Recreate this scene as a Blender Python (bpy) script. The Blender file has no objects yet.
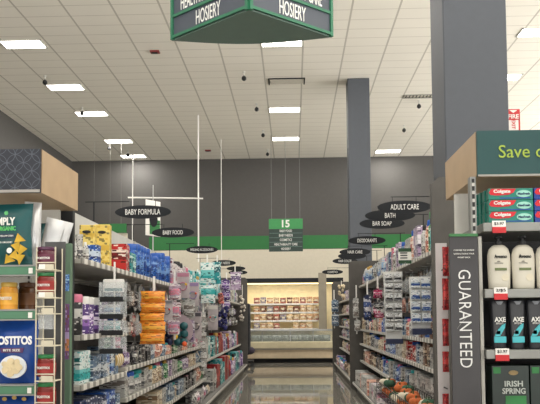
import bpy, bmesh, math, random
from mathutils import Vector, Matrix
rng = random.Random(15)
S = bpy.context.scene
COL = S.collection
# ------------------------------------------------------------------ camera
F, EYE, CX, CY = 690.0, 1.2, 270.0, 282.0      # focal length in px, eye height, principal point of the cropped photograph
yaw, pitch, roll = math.atan(23/690), math.atan(37/690), 0.0077
Rc = Matrix.Rotation(yaw, 3, 'Z') @ Matrix.Rotation(math.pi/2+pitch, 3, 'X') @ Matrix.Rotation(-roll, 3, 'Z')
cam_d = bpy.data.cameras.new('camera'); cam = bpy.data.objects.new('camera', cam_d); COL.objects.link(cam)
cam_d.sensor_fit = 'HORIZONTAL'; cam_d.sensor_width = 36; cam_d.lens = 36*F/540
cam_d.shift_y = (CY-202)/540; cam_d.clip_end = 200; cam_d.clip_start = 0.05
cam.matrix_world = Matrix.Translation((0, 0, EYE)) @ Rc.to_4x4()
S.camera = cam
def up(x, y, drop=0):
    """point of the ceiling seen at photo pixel (x,y)"""
    d = Rc @ Vector(((x-CX)/F, (CY-y)/F, -1)); return Vector((0, 0, EYE)) + d*((8.07-drop)/d.z)
def at(x, y, D):
    """world point seen at photo pixel (x,y) whose distance down the aisle is D"""
    d = Rc @ Vector(((x-CX)/F, (CY-y)/F, -1)); t = D/d.y
    return Vector((0, 0, EYE)) + d*t
# ------------------------------------------------------------------ light
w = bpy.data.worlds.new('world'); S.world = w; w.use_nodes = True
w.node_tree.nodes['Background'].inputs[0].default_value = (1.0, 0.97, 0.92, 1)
# unseen rest of the store as a gradient, brightened below to light the ceiling
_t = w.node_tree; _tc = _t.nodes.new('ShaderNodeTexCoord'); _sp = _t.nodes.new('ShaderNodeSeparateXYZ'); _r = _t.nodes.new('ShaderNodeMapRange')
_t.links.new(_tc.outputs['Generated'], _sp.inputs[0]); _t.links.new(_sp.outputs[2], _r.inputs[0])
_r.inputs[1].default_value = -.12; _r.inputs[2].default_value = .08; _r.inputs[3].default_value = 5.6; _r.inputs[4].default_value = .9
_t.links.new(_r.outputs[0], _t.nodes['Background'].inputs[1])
S.view_settings.view_transform = 'Standard'; S.view_settings.look = 'None'
S.view_settings.gamma = 1; S.view_settings.use_curve_mapping = False
S.view_settings.exposure = 0.0
LAMP_W = 100.0
PANEL_E = 9.0
# ------------------------------------------------------------------ materials
def srgb(r, g, b):
    f = lambda c: (c/255/12.92) if c/255 <= .04045 else ((c/255+.055)/1.055)**2.4
    return (f(r), f(g), f(b), 1)
MC = {}
def nt(name):
    m = bpy.data.materials.new(name); m.use_nodes = True
    return m, m.node_tree, m.node_tree.nodes['Principled BSDF']
def mat(name, rgb, rough=.5, metal=0, emit=0, alpha=1, noise=.06, spec=.5, trans=0):
    if name in MC: return MC[name]
    m, t, p = nt(name); c = srgb(*rgb)
    if noise and not emit:
        n = t.nodes.new('ShaderNodeTexNoise'); n.inputs['Scale'].default_value = 9
        r = t.nodes.new('ShaderNodeValToRGB'); k = 1-noise; q = 1+noise
        r.color_ramp.elements[0].color = (c[0]*k, c[1]*k, c[2]*k, 1); r.color_ramp.elements[1].color = (min(1, c[0]*q), min(1, c[1]*q), min(1, c[2]*q), 1)
        r.color_ramp.elements[0].position = .3; r.color_ramp.elements[1].position = .7
        tc = t.nodes.new('ShaderNodeTexCoord'); t.links.new(tc.outputs['Object'], n.inputs['Vector'])
        t.links.new(n.outputs['Fac'], r.inputs[0]); t.links.new(r.outputs[0], p.inputs['Base Color'])
    else: p.inputs['Base Color'].default_value = c
    p.inputs['Roughness'].default_value = rough; p.inputs['Metallic'].default_value = metal
    p.inputs['Specular IOR Level'].default_value = spec; p.inputs['Alpha'].default_value = alpha
    p.inputs['Transmission Weight'].default_value = trans
    if emit:
        p.inputs['Emission Color'].default_value = c; p.inputs['Emission Strength'].default_value = emit
    MC[name] = m; return m
def printed(base, accent, third, rough=.35, kind=0):
    """printed packaging: colour bands, a label patch and small print, varied per object"""
    key = 'print_%s_%s_%s_%d' % (base, accent, third, kind)
    if key in MC: return MC[key]
    m, t, p = nt('printed_packaging'); N = t.nodes.new; L = t.links.new
    tc = N('ShaderNodeTexCoord'); oi = N('ShaderNodeObjectInfo'); sep = N('ShaderNodeSeparateXYZ')
    L(tc.outputs['Generated'], sep.inputs[0])
    ad = N('ShaderNodeMath'); ad.operation = 'MULTIPLY_ADD'; L(oi.outputs['Random'], ad.inputs[0]); ad.inputs[1].default_value = .25; L(sep.outputs[2], ad.inputs[2])
    r = N('ShaderNodeValToRGB'); r.color_ramp.interpolation = 'CONSTANT'
    e = r.color_ramp.elements; e[0].color = srgb(*base); e[0].position = 0
    e[1].color = srgb(*accent); e[1].position = [.28, .55, .4][kind]
    a = e.new([.5, .8, .52][kind]); a.color = srgb(*third)
    a = e.new([.62, .9, .8][kind]); a.color = srgb(*base)
    L(ad.outputs[0], r.inputs[0])
    mp = N('ShaderNodeMapping'); mp.inputs['Scale'].default_value = (6, 6, 22); L(tc.outputs['Generated'], mp.inputs[0])
    cv = N('ShaderNodeCombineXYZ'); mu = N('ShaderNodeMath'); mu.operation = 'MULTIPLY'; mu.inputs[1].default_value = 37; L(oi.outputs['Random'], mu.inputs[0])
    for i in range(3): L(mu.outputs[0], cv.inputs[i])
    L(cv.outputs[0], mp.inputs['Location'])
    vo = N('ShaderNodeTexVoronoi'); vo.inputs['Scale'].default_value = 1.0; vo.distance = 'CHEBYCHEV'; vo.inputs['Randomness'].default_value = .55; L(mp.outputs[0], vo.inputs['Vector'])
    sx = N('ShaderNodeSeparateColor'); L(vo.outputs['Color'], sx.inputs[0])
    c1 = N('ShaderNodeMath'); c1.operation = 'GREATER_THAN'; c1.inputs[1].default_value = .84; L(sx.outputs[0], c1.inputs[0])
    c2 = N('ShaderNodeMath'); c2.operation = 'GREATER_THAN'; c2.inputs[1].default_value = .88; L(sx.outputs[1], c2.inputs[0])
    mx = N('ShaderNodeMix'); mx.data_type = 'RGBA'; L(c1.outputs[0], mx.inputs[0]); L(r.outputs[0], mx.inputs[6]); mx.inputs[7].default_value = srgb(*third)
    mx2 = N('ShaderNodeMix'); mx2.data_type = 'RGBA'; L(c2.outputs[0], mx2.inputs[0]); L(mx.outputs[2], mx2.inputs[6])
    mx2.inputs[7].default_value = srgb(*[int(v*.6) for v in accent])
    L(mx2.outputs[2], p.inputs['Base Color']); p.inputs['Roughness'].default_value = rough
    MC[key] = m; return m
M_grey = mat('charcoal_wall_paint', (80, 78, 76), .8, noise=.03)
M_white = mat('white_metal', (205, 203, 196), .45)
M_cream = mat('cream_paint', (206, 198, 176), .5)
M_fin = mat('grey_laminate', (76, 73, 69), .55, noise=.12)
M_black = mat('matte_black', (26, 27, 29), .5)
M_dark = mat('dark_sign_board', (38, 40, 43), .8, spec=.2, noise=.03)
M_txt = mat('sign_lettering_white', (225, 225, 220), .6, noise=0)
M_shelf = mat('shelf_enamel', (168, 166, 158), .4)
M_peg = mat('pegboard_grey', (84, 81, 78), .7)
M_tick = mat('shelf_ticket', (214, 211, 204), .5, noise=0)
M_kick = mat('base_deck_grey', (92, 90, 86), .5)
def rail_mat():
    m, t, p = nt('rail_with_price_tickets'); N = t.nodes.new; L = t.links.new
    tc = N('ShaderNodeTexCoord'); sp = N('ShaderNodeSeparateXYZ'); L(tc.outputs['Object'], sp.inputs[0])
    b = N('ShaderNodeMath'); b.operation = 'FLOORED_MODULO'; b.inputs[1].default_value = .13; L(sp.outputs[0], b.inputs[0])
    c = N('ShaderNodeMath'); c.operation = 'LESS_THAN'; c.inputs[1].default_value = .07; L(b.outputs[0], c.inputs[0])
    mx = N('ShaderNodeMix'); mx.data_type = 'RGBA'; L(c.outputs[0], mx.inputs[0]); mx.inputs[6].default_value = srgb(138, 135, 128); mx.inputs[7].default_value = srgb(214, 211, 204)
    L(mx.outputs[2], p.inputs['Base Color']); p.inputs['Roughness'].default_value = .45; return m
M_railc = rail_mat()
M_back = mat('pegboard_enamel', (150, 148, 142), .6)
M_wire = mat('chrome_wire', (190, 190, 188), .3, metal=.6)
M_wood = mat('maple_laminate', (176, 150, 118), .5, noise=.05)
M_tag = mat('price_tag_white', (235, 232, 226), .5, noise=0)
M_red = mat('price_tag_red', (190, 32, 38), .5, noise=0)
M_clear = mat('clear_acrylic', (225, 230, 232), .08, alpha=.28, noise=0)
M_foil = mat('silver_foil', (206, 207, 208), .3, metal=.3)
# ------------------------------------------------------------------ mesh helpers
class MB:
    def __init__(s): s.b = bmesh.new()
    def box(s, c, d, rz=0, bev=0):
        r = bmesh.ops.create_cube(s.b, size=1); vs = r['verts']
        bmesh.ops.scale(s.b, vec=d, verts=vs)
        if bev:
            es = list({e for v in vs for e in v.link_edges})
            k = bmesh.ops.bevel(s.b, geom=es, offset=bev, segments=2, affect='EDGES', profile=.5); vs = list({v for f in k['faces'] for v in f.verts} | {v for v in vs if v.is_valid})
        if rz: bmesh.ops.rotate(s.b, verts=vs, cent=(0, 0, 0), matrix=Matrix.Rotation(rz, 3, 'Z'))
        bmesh.ops.translate(s.b, vec=c, verts=vs); return s
    def span(s, x0, x1, y0, y1, z0, z1, bev=0):
        return s.box(((x0+x1)/2, (y0+y1)/2, (z0+z1)/2), (abs(x1-x0), abs(y1-y0), abs(z1-z0)), 0, bev)
    def tube(s, p, q, r=.004, n=8):
        p, q = Vector(p), Vector(q); d = q-p
        k = bmesh.ops.create_cone(s.b, cap_ends=True, segments=n, radius1=r, radius2=r, depth=d.length)
        bmesh.ops.rotate(s.b, verts=k['verts'], cent=(0, 0, 0), matrix=d.to_track_quat('Z', 'Y').to_matrix())
        bmesh.ops.translate(s.b, vec=(p+q)/2, verts=k['verts']); return s
    def lathe(s, prof, n=14, sx=1, sy=1, c=(0, 0, 0)):
        rings = []
        for r, z in prof:
            rings.append([s.b.verts.new((c[0]+r*sx*math.cos(2*math.pi*i/n), c[1]+r*sy*math.sin(2*math.pi*i/n), c[2]+z)) for i in range(n)])
        for a, b in zip(rings, rings[1:]):
            for i in range(n): s.b.faces.new((a[i], a[(i+1) % n], b[(i+1) % n], b[i]))
        s.b.faces.new(rings[0][::-1]); s.b.faces.new(rings[-1]); return s
    def ball(s, c, r, sc=(1, 1, 1), sub=2):
        k = bmesh.ops.create_icosphere(s.b, subdivisions=sub, radius=r)
        bmesh.ops.scale(s.b, vec=sc, verts=k['verts']); bmesh.ops.translate(s.b, vec=c, verts=k['verts']); return s
    def prism(s, pts, z0, z1):
        a = [s.b.verts.new((x, y, z0)) for x, y in pts]; b = [s.b.verts.new((x, y, z1)) for x, y in pts]; n = len(pts)
        s.b.faces.new(a[::-1]); s.b.faces.new(b)
        for i in range(n): s.b.faces.new((a[i], a[(i+1) % n], b[(i+1) % n], b[i]))
        return s
    def slab(s, pts, y0, y1):
        """outline in x,z extruded along y"""
        a = [s.b.verts.new((x, y0, z)) for x, z in pts]; b = [s.b.verts.new((x, y1, z)) for x, z in pts]; n = len(pts)
        s.b.faces.new(a); s.b.faces.new(b[::-1])
        for i in range(n): s.b.faces.new((a[i], b[i], b[(i+1) % n], a[(i+1) % n]))
        return s
    def pillow(s, w, h, t, nx=8, nz=10, crimp=.06, z0=0, seed=0):
        """sealed bag: puffed middle, flat crimped top and bottom"""
        q = random.Random(seed); F_, B_ = [], []
        for j in range(nz+1):
            v = j/nz; rowf, rowb = [], []
            for i in range(nx+1):
                u = i/nx; e = max(0, math.sin(math.pi*u))**.5
                vv = min(1, max(0, (v-crimp)/(1-2*crimp))); g = max(0, math.sin(math.pi*vv))**.6
                th = t/2*e*g + .0012; wr = q.uniform(-.04, .04)*t*g
                x = (u-.5)*w*(1-.07*g)
                rowf.append(s.b.verts.new((x, -th+wr, z0+v*h))); rowb.append(s.b.verts.new((x, th+wr, z0+v*h)))
            F_.append(rowf); B_.append(rowb)
        for j in range(nz):
            for i in range(nx):
                s.b.faces.new((F_[j][i], F_[j][i+1], F_[j+1][i+1], F_[j+1][i])); s.b.faces.new((B_[j][i+1], B_[j][i], B_[j+1][i], B_[j+1][i+1]))
            s.b.faces.new((F_[j][0], F_[j+1][0], B_[j+1][0], B_[j][0])); s.b.faces.new((F_[j][nx], B_[j][nx], B_[j+1][nx], F_[j+1][nx]))
        for i in range(nx):
            s.b.faces.new((F_[0][i], B_[0][i], B_[0][i+1], F_[0][i+1])); s.b.faces.new((F_[nz][i], F_[nz][i+1], B_[nz][i+1], B_[nz][i]))
        return s
    def mesh(s, name, m=None, smooth=False):
        bmesh.ops.recalc_face_normals(s.b, faces=s.b.faces[:])
        me = bpy.data.meshes.new(name); s.b.to_mesh(me); s.b.free()
        if m: me.materials.append(m)
        if smooth:
            me.shade_smooth()
            try: me.set_sharp_from_angle(angle=math.radians(50))
            except Exception: pass
        return me
    def build(s, name, m, parent=None, loc=(0, 0, 0), rz=0, smooth=False, **k):
        return put(name, s.mesh(name, m, smooth), parent, loc, rz, **k)
def put(name, me, parent=None, loc=(0, 0, 0), rz=0, m=None, label=None, cat=None, group=None, kind=None):
    o = bpy.data.objects.new(name, me); COL.objects.link(o); o.parent = parent; o.location = loc; o.rotation_euler = (0, 0, rz)
    if m: o.material_slots[0].link = 'OBJECT'; o.material_slots[0].material = m
    return tag(o, label, cat, group, kind)
def tag(o, label=None, cat=None, group=None, kind=None):
    if label: o['label'] = label
    if cat: o['category'] = cat
    if group: o['group'] = group
    if kind: o['kind'] = kind
    return o
def thing(name, label, cat, loc=(0, 0, 0), rz=0, group=None):
    return put(name, None, None, loc, rz, label=label, cat=cat, group=group)
def struct(name, mb, m): return mb.build(name, m, kind='structure')
def text(s, h, w=None, m=M_txt, parent=None, loc=(0, 0, 0), rot=(math.pi/2, 0, 0), name='lettering', bold=0, space=1):
    """flat raised letters, height h, squeezed to width w, centred"""
    c = bpy.data.curves.new('t', 'FONT'); c.body = s; c.size = 1; c.align_x = 'CENTER'; c.align_y = 'CENTER'; c.extrude = .002; c.offset = bold; c.resolution_u = 3; c.space_character = space
    o = bpy.data.objects.new('t', c); COL.objects.link(o)
    me = bpy.data.meshes.new_from_object(o); bpy.data.objects.remove(o)
    xs = [v.co.x for v in me.vertices]; ys = [v.co.y for v in me.vertices]
    cx, cy = (max(xs)+min(xs))/2, (max(ys)+min(ys))/2; k = h/(max(ys)-min(ys)); kx = (w/(max(xs)-min(xs))) if w else k
    for v in me.vertices: v.co = Vector(((v.co.x-cx)*kx, (v.co.y-cy)*k, v.co.z*.6))
    me.name = name; me.materials.clear(); me.materials.append(m)
    ob = put(name, me, parent, loc); ob.rotation_euler = rot; return ob
ORD = 'first second third fourth fifth sixth seventh eighth ninth tenth eleventh twelfth thirteenth fourteenth fifteenth sixteenth seventeenth eighteenth nineteenth'.split()
TENS = {20: 'twent', 30: 'thirt', 40: 'fort', 50: 'fift', 60: 'sixt', 70: 'sevent', 80: 'eight', 90: 'ninet'}
def nth(i):
    i += 1
    if i < 20: return ORD[i-1]
    t, u = i//10*10, i % 10
    return TENS[t]+'ieth' if u == 0 else TENS[t]+'y-'+ORD[u-1]
# ------------------------------------------------------------------ room shell
H = EYE+8.07; WALL_Y = 34.3; LX = -11.15
def floor_mat():
    m, t, p = nt('polished_concrete'); N = t.nodes.new; L = t.links.new
    tc = N('ShaderNodeTexCoord'); n = N('ShaderNodeTexNoise'); n.inputs['Scale'].default_value = 1.2; n.inputs['Detail'].default_value = 8
    L(tc.outputs['Object'], n.inputs['Vector']); r = N('ShaderNodeValToRGB')
    r.color_ramp.elements[0].color = srgb(112, 109, 102); r.color_ramp.elements[1].color = srgb(134, 130, 121); r.color_ramp.elements[0].position = .3; r.color_ramp.elements[1].position = .7
    L(n.outputs['Fac'], r.inputs[0]); L(r.outputs[0], p.inputs['Base Color'])
    n2 = N('ShaderNodeTexNoise'); n2.inputs['Scale'].default_value = 1.6; mp = N('ShaderNodeMapping'); mp.inputs['Scale'].default_value = (1, 1, 1)
    L(tc.outputs['Object'], mp.inputs[0]); L(mp.outputs[0], n2.inputs['Vector']); b = N('ShaderNodeBump'); b.inputs['Strength'].default_value = .035; b.inputs['Distance'].default_value = .02
    L(n2.outputs['Fac'], b.inputs['Height']); L(b.outputs[0], p.inputs['Normal'])
    p.inputs['Roughness'].default_value = .035; p.inputs['Specular IOR Level'].default_value = .8
    return m
def ceil_mat():
    m, t, p = nt('acoustic_ceiling_tile'); N = t.nodes.new; L = t.links.new
    tc = N('ShaderNodeTexCoord'); sp = N('ShaderNodeSeparateXYZ'); L(tc.outputs['Object'], sp.inputs[0])
    def line(o, off, per, wid):
        a = N('ShaderNodeMath'); a.operation = 'ADD'; a.inputs[1].default_value = off; L(sp.outputs[o], a.inputs[0])
        b = N('ShaderNodeMath'); b.operation = 'FLOORED_MODULO'; b.inputs[1].default_value = per; L(a.outputs[0], b.inputs[0])
        c = N('ShaderNodeMath'); c.operation = 'LESS_THAN'; c.inputs[1].default_value = wid; L(b.outputs[0], c.inputs[0]); return c
    lx = line(0, .88+124+.025, 1.24, .05); ly = line(1, 100-19.5+.0, .61, .03)
    n = N('ShaderNodeTexNoise'); n.inputs['Scale'].default_value = .7; L(tc.outputs['Object'], n.inputs['Vector'])
    r = N('ShaderNodeValToRGB'); r.color_ramp.elements[0].color = srgb(232, 227, 216); r.color_ramp.elements[1].color = srgb(240, 235, 224); L(n.outputs['Fac'], r.inputs[0])
    a = N('ShaderNodeMix'); a.data_type = 'RGBA'; L(ly.outputs[0], a.inputs[0]); L(r.outputs[0], a.inputs[6]); a.inputs[7].default_value = srgb(208, 202, 190)
    b = N('ShaderNodeMix'); b.data_type = 'RGBA'; L(lx.outputs[0], b.inputs[0]); L(a.outputs[2], b.inputs[6]); b.inputs[7].default_value = srgb(192, 186, 174)
    L(b.outputs[2], p.inputs['Base Color']); p.inputs['Roughness'].default_value = .9; return m
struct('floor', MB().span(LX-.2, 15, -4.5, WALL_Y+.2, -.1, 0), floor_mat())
struct('ceiling', MB().span(LX-.2, 17, -5, WALL_Y+.2, H, H+.1), ceil_mat())
M_green = mat('green_wall_band', (38, 112, 56), .6, noise=.03)
M_lowwall = mat('off_white_wall_paint', (214, 206, 188), .7, noise=.03)
struct('wall_back', MB().span(LX, 18, WALL_Y, WALL_Y+.2, 0, H), M_grey)
struct('trim_1', MB().span(-7.2, 18, WALL_Y-.04, WALL_Y-.002, 4.68, 5.35), M_green)
struct('trim_2', MB().span(-7.2, 18, WALL_Y-.06, WALL_Y-.002, 0, 4.66), M_lowwall)
struct('wall_left', MB().span(LX-.2, LX, -5, WALL_Y+.2, 0, H), M_grey)
# nearer partial-height partitions of the departments along the back
struct('partition_wall_left', MB().span(-11.1, -7.15, 29.4, 29.6, 0, 4.95), M_lowwall)
struct('trim_3', MB().span(-11.1, -7.15, 29.3, 29.397, 4.96, 5.35), M_green)
struct('partition_wall_right', MB().span(5.45, 12, 27.5, 27.7, 0, 4.85), M_grey)
struct('trim_4', MB().span(5.45, 12, 27.4, 27.497, 4.86, 5.4), M_green)
# columns
for nm, (x0, x1, y0, y1) in (('column_near', (1.79, 2.53, 8.0, 8.72)), ('column_far', (1.90, 2.63, 22.9, 23.6))):
    mb = MB().span(x0, x1, y0, y1, 0, H, .015); struct(nm, mb, mat('column_grey_paint', (68, 72, 79), .6, noise=.03))
# ------------------------------------------------------------------ ceiling lights
M_panel = mat('lit_diffuser', (255, 252, 244), .5, emit=PANEL_E)
def ceiling_light(X, Y, label, pend=False):
    t = thing('ceiling_light', label, 'ceiling light', (X, Y, H), 0, 'recessed ceiling lights')
    fr = MB()
    for s in (-1, 1): fr.box((s*.6, 0, -.01), (.04, .61, .03)); fr.box((0, s*.29, -.01), (1.24, .03, .03))
    fr.build('frame', M_white, t)
    MB().box((0, 0, -.012), (1.17, .55, .012)).build('diffuser', M_panel, t)
    l = bpy.data.lights.new('troffer', 'AREA'); l.shape = 'RECTANGLE'; l.size = 1.1; l.size_y = .5; l.energy = LAMP_W; l.color = (1, .965, .9)
    o = bpy.data.objects.new('troffer_lamp', l); COL.objects.link(o); o.parent = t; o.location = (0, 0, -.03)
    return t
for i, Y in enumerate([up(20, 44).y, up(63, 87).y, up(90, 113.5).y, up(119, 141).y, up(135, 156).y]): ceiling_light(-7.80, Y, 'lit ceiling panel above the chips end display side, %s of the row from the entrance' % nth(i))
for i, Y in enumerate((up(283, 42).y, up(285, 109.5).y, up(286, 138.5).y)): ceiling_light(-.26, Y, 'lit ceiling panel over the middle of the aisle, %s one behind the hosiery sign' % nth(i))
ceiling_light(up(388, 151).x, up(388, 151).y, 'lit ceiling panel between the two grey columns, by the far wall')
for i, Y in enumerate((up(535, 32).y, up(514, 77).y)): ceiling_light(7.1, Y, 'lit ceiling panel beyond the tall grey column, %s one' % ('upper', 'lower')[i])
for X in (-7.72, -.26, 7.1):
    for i, Y in enumerate((-3, 1, 5, 9, 13, 16.3)): ceiling_light(X, Y, 'lit ceiling panel %s, %s in from entrance' % ('of the outer row over the chips side' if X < -1 else 'of the row past the tall column' if X > 1 else 'above the near part of the aisle', nth(i)))
# sprinklers / pendant detectors
for i, (x, y) in enumerate(((45, 82), (82, 113), (109, 148), (128, 155), (244, 78), (256.7, 109), (263, 135), (267.5, 154), (419, 106), (404, 130))):
    p = up(x, y, .2)
    t = thing('sprinkler_head', 'small dark sprinkler head hanging from the ceiling, %s' % ('beside the second light of the outer row', 'on the third light of the outer row', 'on the fourth light of the outer row', 'on the last light of the outer row', 'below the hosiery sign', 'before the second middle light', 'between the second and third middle lights', 'last before the far wall, mid aisle', 'under the slotted air vent', 'above the light by the far wall')[i], 'sprinkler', (p.x, p.y, H), 0, 'ceiling sprinklers')
    MB().lathe([(.05, 0), (.05, -.02), (.02, -.03), (.02, -.12)]).build('escutcheon', M_white, t)
    b = MB().lathe([(.02, -.12), (.07, -.17), (.08, -.24), (.05, -.28), (.01, -.3)]); b.build('head', M_black, t)
for x, y, lb in ((155, 51, 'small dark red detector on the ceiling near the hosiery sign'), (208, 150, 'small dark red detector on the ceiling near the far wall')):
    p = up(x, y); t = thing('smoke_detector', lb, 'detector', (p.x, p.y, H))
    MB().box((0, 0, -.03), (.28, .2, .05), 0, .01).build('housing', mat('detector_red', (120, 40, 40)), t)
    MB().box((0, 0, -.065), (.16, .1, .02), 0, .005).build('lens', M_black, t)
p = up(420, 96); t = thing('air_vent', 'dark slotted linear air vent in the ceiling beside the tall column', 'vent', (p.x, p.y, H))
mb = MB()
for k in range(9): mb.box((-.5+k*.125, 0, -.012), (.03, .3, .02))
mb.build('louvre_slats', M_black, t); fr = MB()
for s in (-1, 1): fr.box((0, s*.17, -.015), (1.2, .03, .03)); fr.box((s*.6, 0, -.015), (.03, .37, .03))
fr.build('frame', mat('vent_grey', (130, 128, 120)), t)
p = up(286, 81); t = thing('ceiling_hatch', 'framed access hatch in the ceiling above the aisle, between first two middle lights', 'ceiling hatch', (p.x+.02, p.y, H))
MB().box((0, 0, -.01), (1.1, .5, .02)).build('panel', mat('hatch_panel', (206, 200, 188), .8), t)
fr = MB().box((0, -.28, -.015), (1.2, .04, .03)); fr.box((-.6, 0, -.015), (.04, .6, .03)); fr.box((.6, 0, -.015), (.04, .6, .03)); fr.build('frame', M_dark, t)
# ------------------------------------------------------------------ product kinds
PK = {}
def mesh_once(key, fn):
    if key not in PK: PK[key] = fn()
    return PK[key]
def carton_mesh(w, d, h):
    def f():
        mb = MB().box((0, 0, h/2), (w, d, h), 0, .0025); mb.box((0, -.0, h+.0008), (w*.96, .003, .0016)); return mb.mesh('carton')
    return mesh_once(('c', w, d, h), f)
def bottle_mesh(w, d, h):
    f = lambda: MB().lathe([(.42, 0), (.49, .02*h), (.5, .1*h), (.5, .62*h), (.46, .72*h), (.3, .8*h), (.18, .83*h)], 16, w, d).mesh('bottle', None, True)
    return mesh_once(('b', w, d, h), f)
def cap_mesh(w, d, h):
    f = lambda: MB().lathe([(.2, .83*h), (.22, .84*h), (.21, .97*h), (.17, h)], 12, w, w).mesh('cap', None, True)
    return mesh_once(('bc', w, d, h), f)
def tub_mesh(w, d, h):
    f = lambda: MB().lathe([(.45, 0), (.5, .02*h), (.5, .8*h), (.48, .82*h)], 16, w, d).mesh('tub', None, True)
    return mesh_once(('t', w, d, h), f)
def lid_mesh(w, d, h):
    f = lambda: MB().lathe([(.51, .8*h), (.52, .82*h), (.52, .96*h), (.47, h)], 16, w, d).mesh('lid', None, True)
    return mesh_once(('tl', w, d, h), f)
def pouch_mesh(w, d, h):
    return mesh_once(('p', w, d, h), lambda: MB().pillow(w, h, d, 6, 8, seed=int(w*1000+h*100)).mesh('pouch', None, True))
def card_mesh(w, h):
    def f():
        r = .12*w; hw = w/2
        return MB().slab([(-hw+r, 0), (hw-r, 0), (hw, r), (hw, h-r), (hw-r, h), (.16*w, h), (.1*w, h+.02), (-.1*w, h+.02), (-.16*w, h), (-hw+r, h), (-hw, h-r), (-hw, r)], .0, .006).mesh('hanging_pack')
    return mesh_once(('h', w, h), f)
def blister_mesh(w, h, t):
    return mesh_once(('hb', w, h, t), lambda: MB().box((0, -t/2, h*.4), (w*.8, t, h*.62), 0, min(.012, t*.35)).mesh('blister', None, True))
def rounded(v): return round(v, 2)
W_ = (204, 203, 200)
# palette entry: (word, base, accent, third)
PAL = {
 'plain_yellow': ('pale yellow', (222, 196, 104), (226, 204, 120), (206, 172, 74)),
 'flat_orange': ('orange', (228, 136, 40), (222, 122, 30), (236, 176, 70)),
 'flat_blue': ('royal blue', (40, 90, 170), (30, 66, 140), (110, 150, 205)),
 'flat_red': ('red', (140, 30, 34), (120, 24, 28), (190, 60, 56)),
 'white_blue': ('white and blue', W_, (40, 80, 150), (150, 180, 210)),
 'white_pink': ('white and pink', (228, 220, 220), (205, 120, 140), (170, 150, 170)),
 'lilac': ('lilac', (172, 150, 178), (110, 90, 130), (225, 220, 225)),
 'grey': ('pale grey', (160, 159, 156), (90, 90, 92), (198, 196, 192)),
 'clear': ('silvery clear', (176, 176, 173), (122, 114, 108), (206, 204, 200)),
 'teal': ('teal', (30, 140, 145), (12, 90, 100), (200, 225, 222)),
 'teal_white': ('white and teal', (222, 230, 228), (40, 160, 160), (110, 190, 190)),
 'orange': ('orange', (226, 128, 30), (170, 60, 24), (240, 180, 60)),
 'yellow': ('pale yellow', (222, 192, 92), (196, 150, 40), (240, 226, 160)),
 'red': ('red', (176, 38, 40), (110, 20, 26), (226, 210, 200)),
 'blue': ('blue', (42, 88, 168), (24, 50, 120), (200, 212, 226)),
 'navy': ('navy blue', (34, 46, 84), (70, 90, 140), (205, 205, 210)),
 'purple': ('purple', (74, 44, 112), (130, 90, 160), (220, 210, 226)),
 'green': ('green', (60, 130, 76), (30, 86, 50), (215, 225, 205)),
 'black': ('black', (34, 34, 38), (80, 78, 80), (190, 188, 184)),
 'beige': ('beige', (196, 178, 150), (140, 110, 84), (226, 216, 198)),
 'brown': ('brown', (110, 78, 60), (66, 46, 38), (206, 190, 168)),
 'magenta': ('magenta', (190, 40, 96), (120, 24, 60), (235, 200, 214)),
 'steel': ('slate blue', (96, 120, 146), (60, 78, 100), (206, 212, 216)),
 'peach': ('peach', (216, 160, 136), (180, 110, 96), (236, 220, 210)),
}
CAPM = [mat('cap_white', (225, 224, 220), .4), mat('cap_blue', (34, 86, 170), .4), mat('cap_black', (30, 30, 34), .4), mat('cap_teal', (30, 150, 150), .4), mat('cap_pink', (205, 110, 140), .4), mat('cap_gold', (190, 150, 70), .35)]
CAT = {'carton': 'box', 'bottle': 'bottle', 'tub': 'tub', 'pouch': 'pouch', 'hanging_pack': 'packet', 'tube': 'tube'}
def product(kind, pal, w, d, h, loc, rz, label, group, cap=None, detail=True, clear=False):
    pw, b, a, c = PAL[pal]; m = printed(b, a, c, .35, rng.randrange(3))
    w, d, h = rounded(w), rounded(d), rounded(h)
    k = dict(label=label, cat=CAT[kind], group=group)
    if kind == 'carton': return put('carton', carton_mesh(w, d, h).copy() if not carton_mesh(w, d, h).materials else carton_mesh(w, d, h), None, loc, rz, **k) if False else _mk('carton', carton_mesh(w, d, h), m, loc, rz, k)
    if kind == 'bottle':
        o = _mk('bottle', bottle_mesh(w, d, h), m, loc, rz, k)
        if cap is None: cap = rng.choice(CAPM)
        c_ = _mk('cap', cap_mesh(w, d, h), cap, (0, 0, 0), 0, {}); c_.parent = o; return o
    if kind == 'tub':
        o = _mk('tub', tub_mesh(w, d, h), m, loc, rz, k); c_ = _mk('lid', lid_mesh(w, d, h), cap or rng.choice(CAPM), (0, 0, 0), 0, {}); c_.parent = o; return o
    if kind == 'pouch': return _mk('pouch', pouch_mesh(w, d, h), m, loc, rz, k)
    if kind == 'hanging_pack':
        o = _mk('hanging_pack', card_mesh(w, h), m, loc, rz, k)
        bm_ = M_clear if clear else printed(a, b, c, .2, rng.randrange(3))
        c_ = _mk('blister', blister_mesh(w, h, d), bm_, (0, 0, 0), 0, {}); c_.parent = o; return o
def _mk(name, me, m, loc, rz, k):
    if not me.materials: me.materials.append(m)
    o = put(name, me, None, loc, rz, **k)
    o.material_slots[0].link = 'OBJECT'; o.material_slots[0].material = m; return o
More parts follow.
